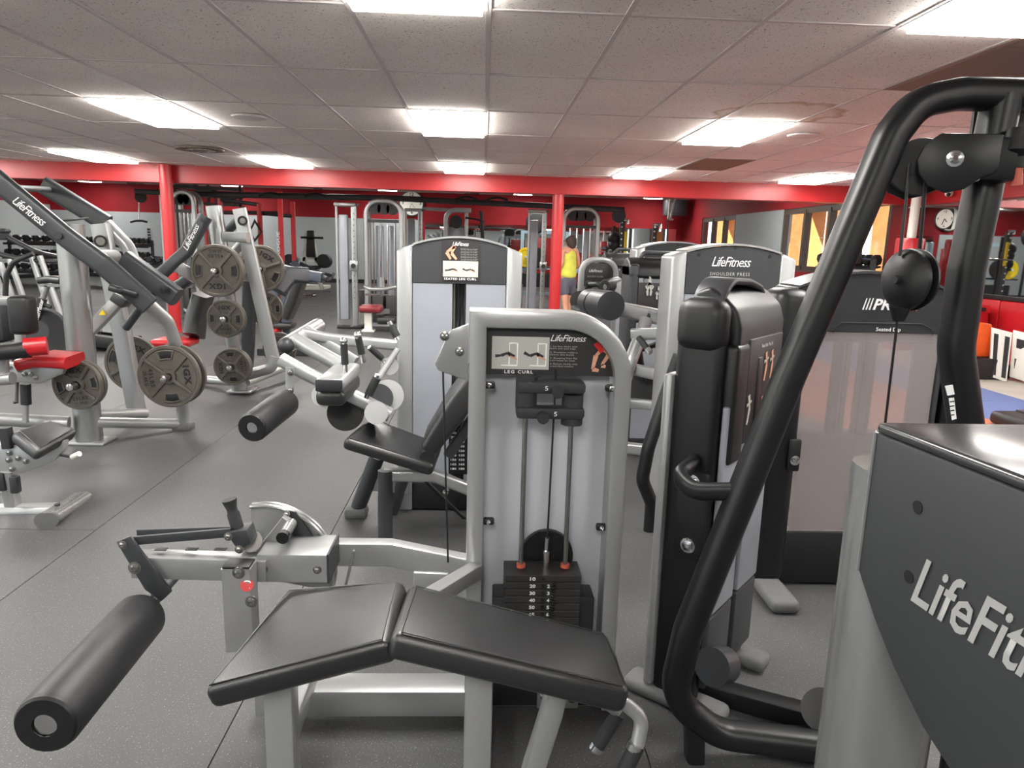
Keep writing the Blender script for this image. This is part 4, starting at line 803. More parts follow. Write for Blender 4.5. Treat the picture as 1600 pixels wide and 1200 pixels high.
def plate(big, c, nrm, spin, label, off=0):
    pr = _p45 if big else _p25
    nrm = V(nrm).normalized(); rz = math.atan2(nrm.x, -nrm.y)
    o = pr if id(pr) not in _used else dup(pr, c)
    _used[id(pr)] = 1
    o.location = V(c)-nrm*off; o.rotation_euler = (Matrix.Rotation(rz,3,'Z') @ Matrix.Rotation(math.radians(spin),3,'Y')).to_euler(); o['label'] = label
def peg(T, c, nrm, back, fwd, r=.024):
    nrm = V(nrm).normalized(); p_ = part(T, 'plate_peg', M['chrome'], G().cyl(V(c)-nrm*back, V(c)+nrm*fwd, r, n=16)); part(p_, 'peg_tip', M['chrome'], G().lathe(V(c)+nrm*fwd, nrm, [(r,0),(r,.004),(r*.5,.008),(r*.4,.004),(0,.004)], 14))
NP = (-.04,-1,0)
# ---------------- pulldown with two levers
T = thing('lever_pulldown_machine', 'plate loaded lever pulldown with thick silver post and dark diagonal arms at left', 'gym machine', (-2.6, 5.2, 0)); S = M['silver']; D = M['grey']
b0, t0 = P(140,690,Y=4.95), P(116,350,Y=4.95)
po = part(T, 'main_post', M['silver2'], G().tube([(b0.x,4.95,0),(b0.x+.0,4.95,t0.z)], (.17,.17,.075), up=EY)); part(po, 'top_cap', D, G().prism([V((b0.x-.085,4.865,t0.z)),V((b0.x+.085,4.865,t0.z+.02)),V((b0.x+.085,5.035,t0.z+.035)),V((b0.x-.085,5.035,t0.z+.015))], (0,0,.014), .006))
part(T, 'base_plate', S, G().box((b0.x,4.95,.008), (.29,.2,.016), .004))
ru = part(T, 'rear_upright', S, G().tube([P(157,350,Y=5.6),P(191,520,Y=5.6),P(216,655,Y=5.6)], (.12,.09,.012), up=EY)); part(ru, 'bolt', M['bplast'], G().cyl(P(157,377,Y=5.55),P(157,377,Y=5.5), .045, n=20)); part(ru, 'bolt_ring', M['steel'], G().cyl(P(157,377,Y=5.505),P(157,377,Y=5.495), .03, n=16))
part(T, 'cross_tube', S, G().tube([P(125,400,Y=5.0),P(180,400,Y=5.6)], .045, n=16))
a1 = part(T, 'lever_arm', D, G().tube([P(-30,262,Y=4.72),P(0,286,Y=4.75),P(100,368,Y=4.8),P(162,414,Y=4.82)], (.065,.135,.03), fil=.3, up=UPZ)); part(a1, 'arm_end', M['panel'], G().tube([P(160,412,Y=4.82),P(234,478,Y=4.85)], (.067,.138,.03), up=UPZ)); part(a1, 'bolt', D, G().cyl(P(90,368,Y=4.76),P(90,368,Y=4.74), .022, n=16))
dv = (P(66,346,Y=4.74)-P(22,311,Y=4.74)); text(a1, 'LifeFitness', P(18,316,Y=4.73), V((dv.x,0,dv.z)), V((-dv.z,0,dv.x)), .23, .055, M['white'], shear=.3, gap=.85)
lg = part(T, 'front_leg', S, G().tube([P(228,472,Y=4.95),P(262,502,Y=5.1),P(277,545,Y=5.2),P(288,668,Y=5.34)], .045, fil=.15, n=18)); part(lg, 'rubber_foot', M['rubfoot'], G().box(P(287,668,Y=5.34)+V((0,0,.01)), (.14,.12,.06), .02))
a2 = part(T, 'lever_arm', D, G().tube([P(68,289,Y=5.75),P(168,350,Y=5.75)], (.07,.14,.03), up=UPZ)); part(T, 'lever_tube', S, G().tube([P(166,350,Y=5.7),P(200,385,Y=5.7),P(215,425,Y=5.65)], .05, fil=.2, n=16)); part(T, 'cross_handle', D, G().tube([P(28,294,Y=4.8),P(76,296,Y=5.7)], .022, n=12))
bx_ = part(T, 'pivot_box', D, G().tube([P(195,405,Y=5.3),P(277,465,Y=5.25)], (.1,.14,.03), up=UPZ)); bolt(bx_, P(255,452,Y=5.17), -EY, .022, M['bplast'])
part(T, 'grab_handle', M['dgrey'], G().tube([P(172,449,Y=4.7),P(185,453,Y=4.7),P(210,460,Y=4.8)], .024, fil=.03, n=14))
st = part(T, 'strut', S, G().tube([P(142,515,Y=5.0),P(190,465,Y=5.05)], (.08,.08,.012), up=EY)); part(st, 'warning_sticker', M['yel'], G().prism([P(155,492,Y=4.955),P(166,492,Y=4.955),P(160,484,Y=4.955)], (0,-.003,0))); part(T, 'strut_block', D, G().box(P(190,468,Y=5.0), (.1,.12,.07), .012, M=Matrix.Rotation(math.radians(35),3,'Y')))
part(T, 'strut', D, G().tube([P(197,512,Y=5.4),P(222,478,Y=5.3)], .03, n=12))
for a,b in (((150,660,4.95),(285,662,5.34)),((150,648,5.1),(226,646,5.6))): part(T, 'base_rail', S, G().tube([P(*a[:2],Y=a[2]),P(*b[:2],Y=b[2])], .04, n=14))
c = P(265,588,Y=5.1); peg(T, c, NP, .3, .1); plate(1, c, NP, 84, '45 pound plate with IGX reading sideways, nearest on the pulldown peg'); plate(1, c, NP, 60, '45 pound plate behind the sideways one on the pulldown peg', .09)
c = P(122,601,Y=4.72); peg(T, c, NP, .18, .09); plate(0, c, NP, -8, '25 pound plate in front of the thick silver post'); plate(0, c, NP, 150, '25 pound plate tucked behind another against the silver post', .045)
c = P(208,568,Y=5.75); peg(T, c, NP, .1, .08); plate(1, c, NP, 20, '45 pound plate half hidden behind the rear upright of the pulldown')
# ---------------- second plate loaded press
T = thing('plate_loaded_press_machine', 'plate loaded press with flat silver upright in front of the red column', 'gym machine', (-2.4, 6.7, 0))
po = part(T, 'main_post', M['silver2'], G().tube([P(334,322,Y=6.55),P(352,440,Y=6.55),P(374,608,Y=6.6)], (.135,.13,.055), up=EY)); part(T, 'base_plate', S, G().box(P(379,610,Y=6.65)+V((0,0,.006)), (.22,.24,.02), .005))
fu = part(T, 'flat_upright', S, G().tube([P(374,326,Y=6.5),P(400,440,Y=6.5),P(428,566,Y=6.5)], (.11,.06,.008), up=EY)); part(fu, 'bolt', M['bplast'], G().cyl(P(379,345,Y=6.45),P(379,345,Y=6.41), .042, n=18)); part(fu, 'bolt_ring', M['steel'], G().cyl(P(379,345,Y=6.415),P(379,345,Y=6.4), .024, n=14))
part(T, 'link_bracket', M['silver2'], G().tube([P(350,370,Y=6.5),P(388,371,Y=6.42)], (.05,.09,.012), up=UPZ)); part(T, 'base_tube', S, G().tube([P(430,556,Y=6.5),P(425,575,Y=6.5),P(385,586,Y=6.6)], .05, fil=.1, n=16)); part(T, 'base_rail', S, G().tube([P(310,592,Y=7.0),P(380,598,Y=6.65)], .04, n=14)); part(T, 'base_rail', S, G().tube([P(385,598,Y=6.65),P(450,572,Y=7.4)], .04, n=14))
ar = part(T, 'press_arm', D, G().tube([P(322,338,Y=6.35),P(292,392,Y=6.3),P(252,428,Y=6.25)], (.1,.1,.03), fil=.15, up=EY)); dv = P(310,350,Y=6.29)-P(293,385,Y=6.29); text(ar, 'LifeFitness', P(293,392,Y=6.245), V((dv.x,0,dv.z)), V((-dv.z,0,dv.x)), .24, .045, M['white'], shear=.3, gap=.85); bolt(ar, P(317,342,Y=6.29), -EY, .02, D)
part(T, 'short_arm', S, G().tube([P(268,415,Y=6.3),P(280,418,Y=6.3),P(306,434,Y=6.4)], (.07,.1,.01), up=UPZ)); part(T, 'lower_arm', D, G().tube([P(304,430,Y=6.7),P(262,458,Y=6.8)], (.1,.12,.03), up=EY)); part(T, 'brace', D, G().tube([P(352,365,Y=6.7),P(375,340,Y=6.7)], .04, n=12)); part(T, 'brace', S, G().tube([P(360,400,Y=6.8),P(380,378,Y=6.7)], .04, n=12))
part(T, 'back_pad', M['vinyl'], G().tube([P(318,460,Y=7.0),P(306,500,Y=7.0),P(303,525,Y=6.95)], (.14,.3,.05), up=EY)); part(T, 'rear_frame', M['dgrey'], G().tube([P(390,440,Y=6.9),P(388,530,Y=6.9),P(385,578,Y=6.9)], (.12,.08,.02), up=EY)); part(T, 'seat', M['red_vinyl'], G().box(P(274,534,Y=6.9), (.36,.3,.07), .03, seg=4)); sp = P(275,545,Y=6.9); part(T, 'seat_post', S, G().tube([sp,(sp.x,6.9,0)], .03, n=12)); part(T, 'foot_plate', S, G().prism([P(x,y,Y=7.1) for x,y in ((286,482),(312,492),(318,505),(300,503))], (0,.02,0)))
part(T, 'shroud', M['dgrey'], G().tube([P(435,455,Y=7.2),P(452,430,Y=7.3),P(480,430,Y=7.4)], (.16,.12,.03), up=EY))
for (x,y),big,sp,lab,yy in (((339,423),1,180,'45 pound plate with upside down IGX on the upper peg of the press',6.3),((353,498),0,0,'25 pound plate with upright IGX below the big plate of the press',6.35),((363,573),0,-95,'lowest 25 pound plate near the foot of the press',6.4)):
    c = P(x,y,Y=yy); peg(T, c, NP, .2, .07); plate(big, c, NP, sp, lab); plate(big, c, NP, sp+40, 'second plate on the '+('upper peg behind the upside down IGX plate' if y == 423 else 'middle peg behind the upright IGX plate' if y == 498 else 'lowest peg of the press'), .042)
for (x,y),big,sp,lab in (((408,420),1,30,'45 pound plate behind the flat silver upright'),((416,482),0,0,'25 pound plate low behind the flat silver upright'),((437,545),0,0,'small plate on the floor peg behind the base tube')):
    c = P(x,y,Y=7.0); peg(T, c, NP, .15, .05); plate(big, c, NP, sp, lab)
# ---------------- rowing benches cut by the left edge
T = thing('row_machine', 'machine with black padded seat and silver oval floor foot at the left edge', 'gym machine', (-2.6, 3.7, 0))
pad(T, 'seat', [P(18,672,Y=3.55),P(60,706,Y=3.45),P(125,668,Y=3.7),P(80,655,Y=3.8)], .07, M['vinyl'], .03)
br = part(T, 'seat_bracket', S, G().prism([P(x,y,Y=3.6) for x,y in ((-40,690),(60,700),(100,688),(98,705),(80,722),(40,738),(10,742),(-40,735))], (0,.05,0), .006))
for x,y in ((14,708),(13,719),(28,716),(40,721),(18,733)): bolt(br, P(x,y,Y=3.595), -EY, .01, M['steel'])
part(T, 'crank', M['dgrey'], G().cyl(P(95,711,Y=3.58),P(112,714,Y=3.56), .008, n=8)); part(T, 'crank_grip', M['wpaint'], G().cyl(P(113,714,Y=3.56),P(124,709,Y=3.54), .014, n=10)); part(T, 'spring_post', M['dgrey'], G().tube([P(8,668,Y=3.6),P(14,700,Y=3.6)], (.05,.05,.01), up=EY)); part(T, 'seat_post', S, G().tube([P(13,735,Y=3.62),P(20,790,Y=3.64)], (.06,.06,.008), up=EY)); part(T, 'adjuster', M['dgrey'], G().box(P(24,757,Y=3.58), (.04,.04,.09), .008)); part(T, 'adjuster', M['dgrey'], G().box(P(2,752,Y=3.6), (.05,.04,.1), .008))
part(T, 'base_rail', S, G().tube([P(-60,803,Y=3.62),P(92,800,Y=3.66)], (.1,.09,.03), up=UPZ)); ft = part(T, 'floor_foot', M['silver2'], G().tube([P(74,812,Y=3.45),P(128,778,Y=3.88)], (.11,.07,.034), up=UPZ)); part(ft, 'foot_cap', M['rubfoot'], G().tube([P(72,813,Y=3.44),P(75,811,Y=3.46)], (.114,.074,.036), up=UPZ)); part(ft, 'foot_inset', M['dgrey'], G().cyl(P(90,793,Y=3.56)+V((0,0,.01)),P(90,793,Y=3.56)+V((0,0,.02)), .014, n=12))
T = thing('row_machine', 'machine with red seat and red foam roller behind the black seat at the left edge', 'gym machine', (-3.1, 4.6, 0))
part(T, 'chest_pad', M['bplast'], G().box(P(36,492,Y=4.5), (.13,.12,.24), .03, seg=3)); part(T, 'pad_tube', M['silver2'], G().tube([P(-50,470,Y=4.6),P(24,470,Y=4.55)], (.05,.06,.015), up=UPZ)); part(T, 'pad_post', S, G().tube([P(28,470,Y=4.62),P(34,560,Y=4.62)], (.05,.05,.01), up=EY))
part(T, 'roller_tube', M['bplast'], G().cyl(P(-60,556,Y=4.3),P(46,546,Y=4.35), .05, n=18)); part(T, 'roller', M['red_vinyl'], G().cyl(P(38,543,Y=4.35),P(74,540,Y=4.4), .056, n=22)); part(T, 'seat', M['red_vinyl'], G().tube([P(46,566,Y=4.6),P(70,560,Y=4.6),P(117,563,Y=4.62)], (.3,.075,.03), up=UPZ))
br = part(T, 'seat_bracket', S, G().prism([P(x,y,Y=4.55) for x,y in ((8,566),(100,575),(96,585),(60,600),(10,596))], (0,.05,0), .006))
for x,y in ((30,578),(38,585),(48,585),(56,590),(40,572),(14,574)): bolt(br, P(x,y,Y=4.545), -EY, .011, M['steel'])
part(T, 'seat_post', M['dgrey'], G().tube([P(40,600,Y=4.6),P(41,632,Y=4.6)], (.05,.05,.01), up=EY)); part(T, 'seat_post', S, G().tube([P(40,632,Y=4.6),P(40,660,Y=4.6)], (.03,.03,.006), up=EY)); part(T, 'crank', M['dgrey'], G().tube([P(27,598,Y=4.55),P(26,628,Y=4.5),P(22,629,Y=4.5)], .01, n=8)); part(T, 'base_rail', S, G().tube([P(-60,652,Y=4.7),P(108,661,Y=4.84)], .045, n=16)); part(T, 'foot_rest', S, G().cyl(P(0,592,Y=4.4),P(20,591,Y=4.4), .04, n=16)); part(T, 'foot_post', S, G().cyl(P(4,560,Y=4.4),P(4,592,Y=4.4), .035, n=14))
part(T, 'base_foot', M['rubfoot'], G().box((P(-60,652,Y=4.7).x,4.7,.06), (.12,.5,.12), .03)); part(T, 'base_foot', M['rubfoot'], G().box((P(40,660,Y=4.8).x,4.8,.05), (.1,.3,.1), .03))
# ================================================================ BACK HALL
def up_tube(T, name, m, px, y0, Y, z1, prof, z0=0):
    c = P(px, y0, Y=Y); return part(T, name, m, G().tube([(c.x,Y,z0),(c.x,Y,z1)], prof, up=EY))
# ---------------- long cable jungle gym
YJ = 13.4
T = thing('cable_jungle_gym', 'long multi station cable gym with overhead beam across the back hall', 'gym machine', (-1.5, YJ, 0)); S = M['silver']
part(T, 'overhead_beam', M['grey'], G().tube([P(258,302,Y=YJ),P(620,310,Y=YJ),P(975,328,Y=YJ)], (.12,.1,.03), up=UPZ)); part(T, 'overhead_beam', M['dgrey'], G().tube([P(212,299,Y=YJ),P(262,301,Y=YJ)], (.1,.09,.02), up=UPZ))
def stack_arch(px0, px1, pz, Y, name='stack_arch', dome=False):
    a, b = P(px0,pz,Y=Y), P(px1,pz,Y=Y); zt = a.z
    for dy in (-.12,.18): part(T, name, S, G().tube([(a.x,Y+dy,0),(a.x,Y+dy,zt),(b.x,Y+dy,zt),(b.x,Y+dy,0)], (.07,.09,.02), fil=.22, up=EY, fseg=8))
    part(T, 'arch_tie', M['dgrey'], G().bar((a.x,Y-.1,zt-.32),(b.x,Y-.1,zt-.32), .05, .05))
    w_ = b.x-a.x
    for k in range(4): part(T, 'guide_rod', M['chrome'], G().cyl((a.x+w_*(.2+.2*k),Y-.05,.1),(a.x+w_*(.2+.2*k),Y-.05,zt-.3), .014, n=8))
    for k in range(2): part(T, 'stack_shroud', M['lavender'], G().box((a.x+w_*(.35+.36*k),Y+.06,zt*.45), (w_*.22,.03,zt*.72), .01)); part(T, 'weight_stack', M['stack'], G().box((a.x+w_*(.3+.4*k),Y-.03,.3), (w_*.32,.12,.45), .01))
    for k in range(3): part(T, 'pulley', M['bplast'], G().cyl((a.x+w_*(.25+.25*k),Y-.12,zt-.12),(a.x+w_*(.25+.25*k),Y-.06,zt-.12), .1, n=18))
    part(T, 'base_tube', S, G().bar((a.x,Y,.05),(b.x,Y,.05), .1, .09))
stack_arch(274,306,300,12.9); stack_arch(573,628,314,12.2); stack_arch(881,934,326,13.4)
part(T, 'top_plate', M['bplast'], G().prism([P(x,y,Y=12.1) for x,y in ((594,312),(600,308),(606,312),(606,330),(594,330))], (0,.3,0), .02)); part(T, 'top_plate', M['bplast'], G().prism([P(x,y,Y=13.3) for x,y in ((898,324),(904,320),(910,324),(910,344),(898,344))], (0,.3,0), .02))
def cable_column(px, y0, Y, zt, lab):
    c = P(px, y0, Y=Y)
    part(T, 'shroud', M['lavender'], G().box((c.x-.12,Y+.05,zt*.5), (.14,.1,zt*.86), .015)); p_ = part(T, 'cable_column', M['silver2'], G().tube([(c.x+.06,Y,.02),(c.x+.06,Y,zt)], (.09,.07,.01), up=EY)); part(T, 'shroud_edge', S, G().tube([(c.x-.22,Y,.05),(c.x-.22,Y,zt)], .02, n=8))
    for k in range(16): part(p_, 'adjust_hole', M['bplast'], G().cyl((c.x+.06,Y-.034,.5+k*.09),(c.x+.06,Y-.037,.5+k*.09), .012, n=8))
    part(T, 'column_cap', S, G().box((c.x-.08,Y,zt+.02), (.34,.16,.06), .02)); k_ = part(T, 'trolley', M['silver2'], G().box((c.x+.06,Y-.06,zt*.52), (.13,.09,.16), .01)); part(k_, 'pulley', M['bplast'], G().cyl((c.x+.06,Y-.11,zt*.52),(c.x+.06,Y-.13,zt*.52), .04, n=12)); part(T, 'column_foot', M['bplast'], G().box((c.x-.02,Y,.02), (.4,.3,.04), .01)); part(T, 'hanger', M['grey'], G().prism([V((c.x+dx,Y,zt+dz)) for dx,dz in ((.0,.04),(.16,.04),(.12,.0),(.04,.0))], (0,.06,0)))
cable_column(547,330,11.9,P(547,322,Y=11.9).z,''); cable_column(652,330,14.2,P(652,330,Y=14.2).z,''); cable_column(846,330,13.4,P(846,332,Y=13.4).z,'')
pc = P(253,305,Y=YJ); part(T, 'end_column', S, G().tube([(pc.x,YJ,0),(pc.x,YJ,pc.z)], (.09,.1,.02), up=EY)); part(T, 'end_pulley', M['bplast'], G().cyl(P(220,308,Y=YJ),P(220,308,Y=YJ+.06), .1, n=18)); part(T, 'end_pulley', M['bplast'], G().cyl(P(967,337,Y=YJ-.05),P(967,337,Y=YJ), .13, n=20)); part(T, 'cable', M['chrome'], G().cyl(P(217,315,Y=YJ),P(217,342,Y=YJ), .012, n=6)); part(T, 'lat_bar', M['bplast'], G().tube([P(204,347,Y=YJ),P(212,345,Y=YJ),P(222,345,Y=YJ),P(230,347,Y=YJ)], .02, n=8))
for x0 in (405,475,712,760): part(T, 'pull_up_grip', M['bplast'], G().tube([P(x0,306+(x0-405)*.02,Y=YJ-.2),P(x0+16,300+(x0-405)*.02,Y=YJ-.2),P(x0+34,306+(x0-405)*.02,Y=YJ-.2)], .022, fil=.3, n=8))
pa, pb = P(262,418,Y=12.7), P(0,0,Y=1)
part(T, 'bench_stand', M['dgrey'], G().box(P(604,472,Y=12.4), (.5,.2,.55), .04)); part(T, 'bench_stand', M['dgrey'], G().box(P(575,470,Y=12.6), (.3,.2,.4), .04)); part(T, 'low_bar', M['chrome'], G().cyl(P(570,460,Y=11.2),P(607,461,Y=11.2), .016, n=8)); part(T, 'swivel_post', M['silver2'], G().cyl(P(597,450,Y=11.3),P(597,433,Y=11.3), .045, n=14)); part(T, 'bench_ring', M['silver2'], G().tube([P(570,448,Y=11.3),P(580,452,Y=11.2),P(600,452,Y=11.2),P(618,448,Y=11.3)], .03, fil=.1, n=10)); part(T, 'low_pad', M['vinyl'], G().box(P(0,0,Y=1)*0+P(605,500,Y=11.5), (.3,.3,.12), .04))
T = thing('low_row_bench', 'small maroon padded bench seat on a white post in the back hall', 'bench', (P(578,518,Z=0).x, P(578,518,Z=0).y, 0)); c = P(578,518,Z=0)
part(T, 'seat', M['maroon'], G().box(P(580,482,Y=c.y), (.36,.34,.12), .05, seg=3)); part(T, 'post', M['wpaint'], G().tube([(c.x-.02,c.y,.02),(c.x-.02,c.y,.4)], (.12,.12,.02), up=EY)); part(T, 'foot', M['wpaint'], G().box((c.x-.02,c.y,.015), (.2,.2,.03), .01)); part(T, 'rail', M['silver2'], G().bar(P(585,488,Y=c.y),P(606,486,Y=c.y+.3), .08, .08))
# ---------------- lat tower further back
T = thing('lat_pulldown_tower', 'tall silver lat pulldown tower far behind the seated leg curl tower', 'gym machine', (P(713,400,Y=16).x, 16, 0)); a, b = P(697,328,Y=16), P(729,328,Y=16)
part(T, 'frame', S, G().tube([(a.x,16,0),(a.x,16,a.z),(b.x+.1,16,a.z)], (.1,.12,.02), fil=.2, up=EY)); part(T, 'frame', S, G().tube([(b.x,16,0),(b.x,16,a.z)], (.08,.1,.02), up=EY)); part(T, 'shroud', M['frost'], G().box(((a.x+b.x)/2,16.05,a.z*.43), (b.x-a.x-.08,.05,a.z*.8), .01)); part(T, 'pulley', M['bplast'], G().cyl(((a.x+b.x)/2,15.9,a.z-.25),((a.x+b.x)/2,15.98,a.z-.25), .14, n=18)); part(T, 'top_arm', M['silver2'], G().bar(P(660,326,Y=16),P(733,330,Y=16), .08, .07)); part(T, 'lat_bar', M['bplast'], G().tube([P(727,340,Y=15.6),P(742,342,Y=15.6),P(757,346,Y=15.6)], .022, n=8)); part(T, 'bar_hanger', M['bplast'], G().cyl(P(752,330,Y=15.6),P(754,372,Y=15.6), .04, n=8))
part(T, 'base', S, G().box(((a.x+b.x)/2,15.9,.04), (.7,.6,.08), .02))
# ---------------- red rig
T = thing('rig_rack', 'tall red steel training rig with black cross bars at centre left', 'rack', (-7.2, 19, 0)); R_ = M['redmetal']
for px,y0,Y in ((344,310,18),(381,322,18.5),(405,318,17.5),(437,300,17),(457,315,18),(320,330,18.6)):
    up_tube(T, 'upright', R_, px, y0, Y, P(px,y0,Y=Y).z, (.1,.1,.01))
for a,b in (((320,331,18.6),(381,333,18.5)),((381,332,18.5),(437,333,17)),((405,333,17.5),(457,338,18)),((344,312,18),(405,320,17.5))): part(T, 'cross_bar', M['kettle'], G().cyl(P(*a[:2],Y=a[2]),P(*b[:2],Y=b[2]), .045, n=10))
part(T, 'cable_handle', M['bplast'], G().tube([P(398,345,Y=17.4),P(390,362,Y=17.4),P(398,376,Y=17.4),P(408,362,Y=17.4)], .025, n=6, closed=True)); text(T, 'ROGUE', P(438,400,Y=16.94), UPZ, -EX, .55, .07, M['white'])
T = thing('shelf_rack', 'dark overhead storage shelf with pale mesh behind the red column', 'shelf', (-9, 20, 0))
for k in range(3): part(T, 'shelf', M['kettle'], G().bar(P(275,292+k*12,Y=20),P(375,297+k*12,Y=20), .5, .06)); part(T, 'basket', M['panel'], G().bar(P(280+k*30,288+k*12,Y=20),P(305+k*30,289+k*12,Y=20), .4, .15))
for px in (275,375,325): up_tube(T, 'post', M['kettle'], px, 292, 20, P(px,288,Y=20).z, (.06,.06,0))
# ---------------- white lever machine by the back wall
T = thing('white_lever_machine', 'white framed plate loaded machine standing against the grey back wall', 'gym machine', (P(486,440,Y=21).x, 21, 0)); w = M['wpaint']
for a,b in (((480,365),(474,420)),((487,365),(497,420)),((474,420),(470,447)),((497,420),(502,450))): part(T, 'upright', w, G().tube([P(*a,Y=21),P(*b,Y=21)], (.1,.1,.01), up=EY))
part(T, 'cross_bar', w, G().bar(P(470,405,Y=21),P(508,406,Y=21), .1, .12)); part(T, 'back_pad', M['bplast'], G().prism([P(x,y,Y=20.8) for x,y in ((479,360),(490,360),(492,402),(478,402))], (0,.12,0), .03)); part(T, 'handle', M['bplast'], G().cyl(P(470,371,Y=20.7),P(505,372,Y=20.7), .03, n=8)); part(T, 'base', w, G().box((P(486,440,Y=21).x,21,.05), (.9,1.1,.1), .02)); part(T, 'seat', M['bplast'], G().box(P(487,418,Y=20.7), (.45,.45,.1), .04)); part(T, 'lever', M['grey'], G().tube([P(470,412,Y=20.5),P(495,425,Y=20.2),P(520,432,Y=20)], (.1,.1,.02), up=UPZ)); part(T, 'lever_grip', M['chrome'], G().cyl(P(515,437,Y=20),P(523,426,Y=20), .04, n=8))
for px in (452,505): part(T, 'plate_stack', M['kettle'], G().cyl(P(px,408,Y=20.9),P(px+4,408,Y=21.1), .2, n=20))
for a,b in (((486,447),(500,462)),): part(T, 'leg', M['silver'], G().tube([P(499,440,Y=20),P(504,452,Y=20)], (.1,.1,.02), up=EY)); part(T, 'foot', M['rubfoot'], G().box(P(506,456,Y=20), (.4,.2,.08), .02))
solo('barbell', M['chrome'], G().cyl(P(455,460,Z=.036),P(494,461,Z=.036), .02, n=8).cyl(P(455,460,Z=.036),P(460,460,Z=.036), .035, n=10).cyl(P(489,461,Z=.036),P(494,461,Z=.036), .035, n=10), 'short chrome bar lying near the white lever machine', 'bar')
# ---------------- dark press bench behind the plate machines
T = thing('decline_press_machine', 'dark blue grey press with padded backrest behind the flat silver upright', 'gym machine', (-2.9, 9, 0)); dk = mat('slate_paint', (72,78,90), .4, .2)
part(T, 'arm', dk, G().tube([P(430,418,Y=8.8),P(470,428,Y=8.8),P(505,434,Y=8.7)], (.1,.12,.02), up=UPZ)); part(T, 'arm', dk, G().tube([P(440,436,Y=9.2),P(475,432,Y=9.2),P(460,408,Y=9.2)], (.12,.12,.02), up=UPZ)); part(T, 'backrest', M['vinyl'], G().tube([P(468,438,Y=9),P(458,470,Y=9),P(447,495,Y=9)], (.14,.32,.04), up=EY)); part(T, 'backrest', M['vinyl'], G().tube([P(455,446,Y=9.5),P(444,480,Y=9.5)], (.1,.3,.04), up=EY)); part(T, 'frame_tube', R_, G().tube([P(428,440,Y=9),P(435,470,Y=9),P(440,500,Y=9)], (.06,.06,.01), up=EY)); part(T, 'base', R_, G().tube([P(425,522,Y=8.6),P(445,508,Y=9.2)], (.07,.07,.01), up=UPZ)); part(T, 'seat', M['vinyl'], G().box(P(440,508,Y=8.9), (.3,.3,.08), .03)); part(T, 'grip', M['rubber'], G().cyl(P(503,433,Y=8.7),P(512,436,Y=8.6), .03, n=10)); lg = P(440,520,Y=8.9); part(T, 'floor_bar', M['kettle'], G().bar((lg.x-.3,8.9,.04),(lg.x+.5,8.9,.04), .08, .08))
for px in (430,445): part(T, 'post', dk, G().tube([P(px,440,Y=8.9),(P(px,440,Y=8.9).x,8.9,.03)], (.08,.08,.01), up=EY))
# ---------------- ceiling fans, heater, ladder frame, wall clock of the back hall
def fan(px, py, lab, r=1.1):
    c = P(px,py,Y=20); c.z = HI-.22; T = thing('ceiling_fan', lab, 'ceiling fan', (c.x,20,HI-.3), 'ceiling fans')
    part(T, 'rod', M['wpaint'], G().cyl((c.x,20,HI),(c.x,20,HI-.15), .03, n=8)); part(T, 'motor', M['kettle'], G().lathe((c.x,20,HI-.3), (0,0,1), [(0,0),(.12,.02),(.15,.08),(.1,.15),(0,.15)], 16))
    for k in range(4):
        a = math.radians(12+90*k); d = V((math.cos(a),math.sin(a),0)); n_ = V((-d.y,d.x,0))
        part(T, 'blade', M['wpaint'] if k > 1 else M['kettle'], G().prism([V((c.x,20,HI-.22))+d*.14-n_*.05, V((c.x,20,HI-.22))+d*r-n_*.09, V((c.x,20,HI-.22))+d*r+n_*.09, V((c.x,20,HI-.22))+d*.14+n_*.05], (0,0,.012)))
fan(742,305,'ceiling fan in the back hall left of the middle column'); fan(497,297,'ceiling fan in the back hall above the white lever machine'); fan(205,283,'ceiling fan with white blades behind the left red column')
c = P(1055,325,Y=23.6); T = thing('unit_heater', 'grey unit heater hanging in the far corner of the back hall', 'heater', (c.x,23.6,c.z)); part(T, 'body', M['panel'], G().box(c, (.7,.5,.5), .03)); part(T, 'grille', M['dgrey'], G().box(c-V((0,.26,0)), (.6,.02,.4), .01)); part(T, 'hanger', M['alu'], G().cyl(c+V((0,0,.2)), V((c.x,23.6,HI)), .03, n=8))
T = thing('hanging_rope_frame', 'thin pale metal frame and strap hanging from the ceiling near the far corner', 'frame', P(1045,300,Y=20)); 
for dx in (0,8): part(T, 'rail', M['alu'], G().cyl(P(1048+dx,303,Y=20),P(1044+dx*.4,343,Y=20), .03, n=8))
for y in (316,343): part(T, 'rung', M['alu'], G().cyl(P(1046,y,Y=20),P(1052,y,Y=20), .025, n=8))
part(T, 'mount', M['alu'], G().cyl(P(1048,303,Y=20),V((P(1048,303,Y=20).x,20,HI)), .03, n=8)); part(T, 'mount', M['alu'], G().cyl(P(1056,303,Y=20),V((P(1056,303,Y=20).x,20,HI)), .03, n=8)); part(T, 'strap', M['panel'], G().cyl(P(1044,343,Y=20),P(1041,400,Y=20), .02, n=6))
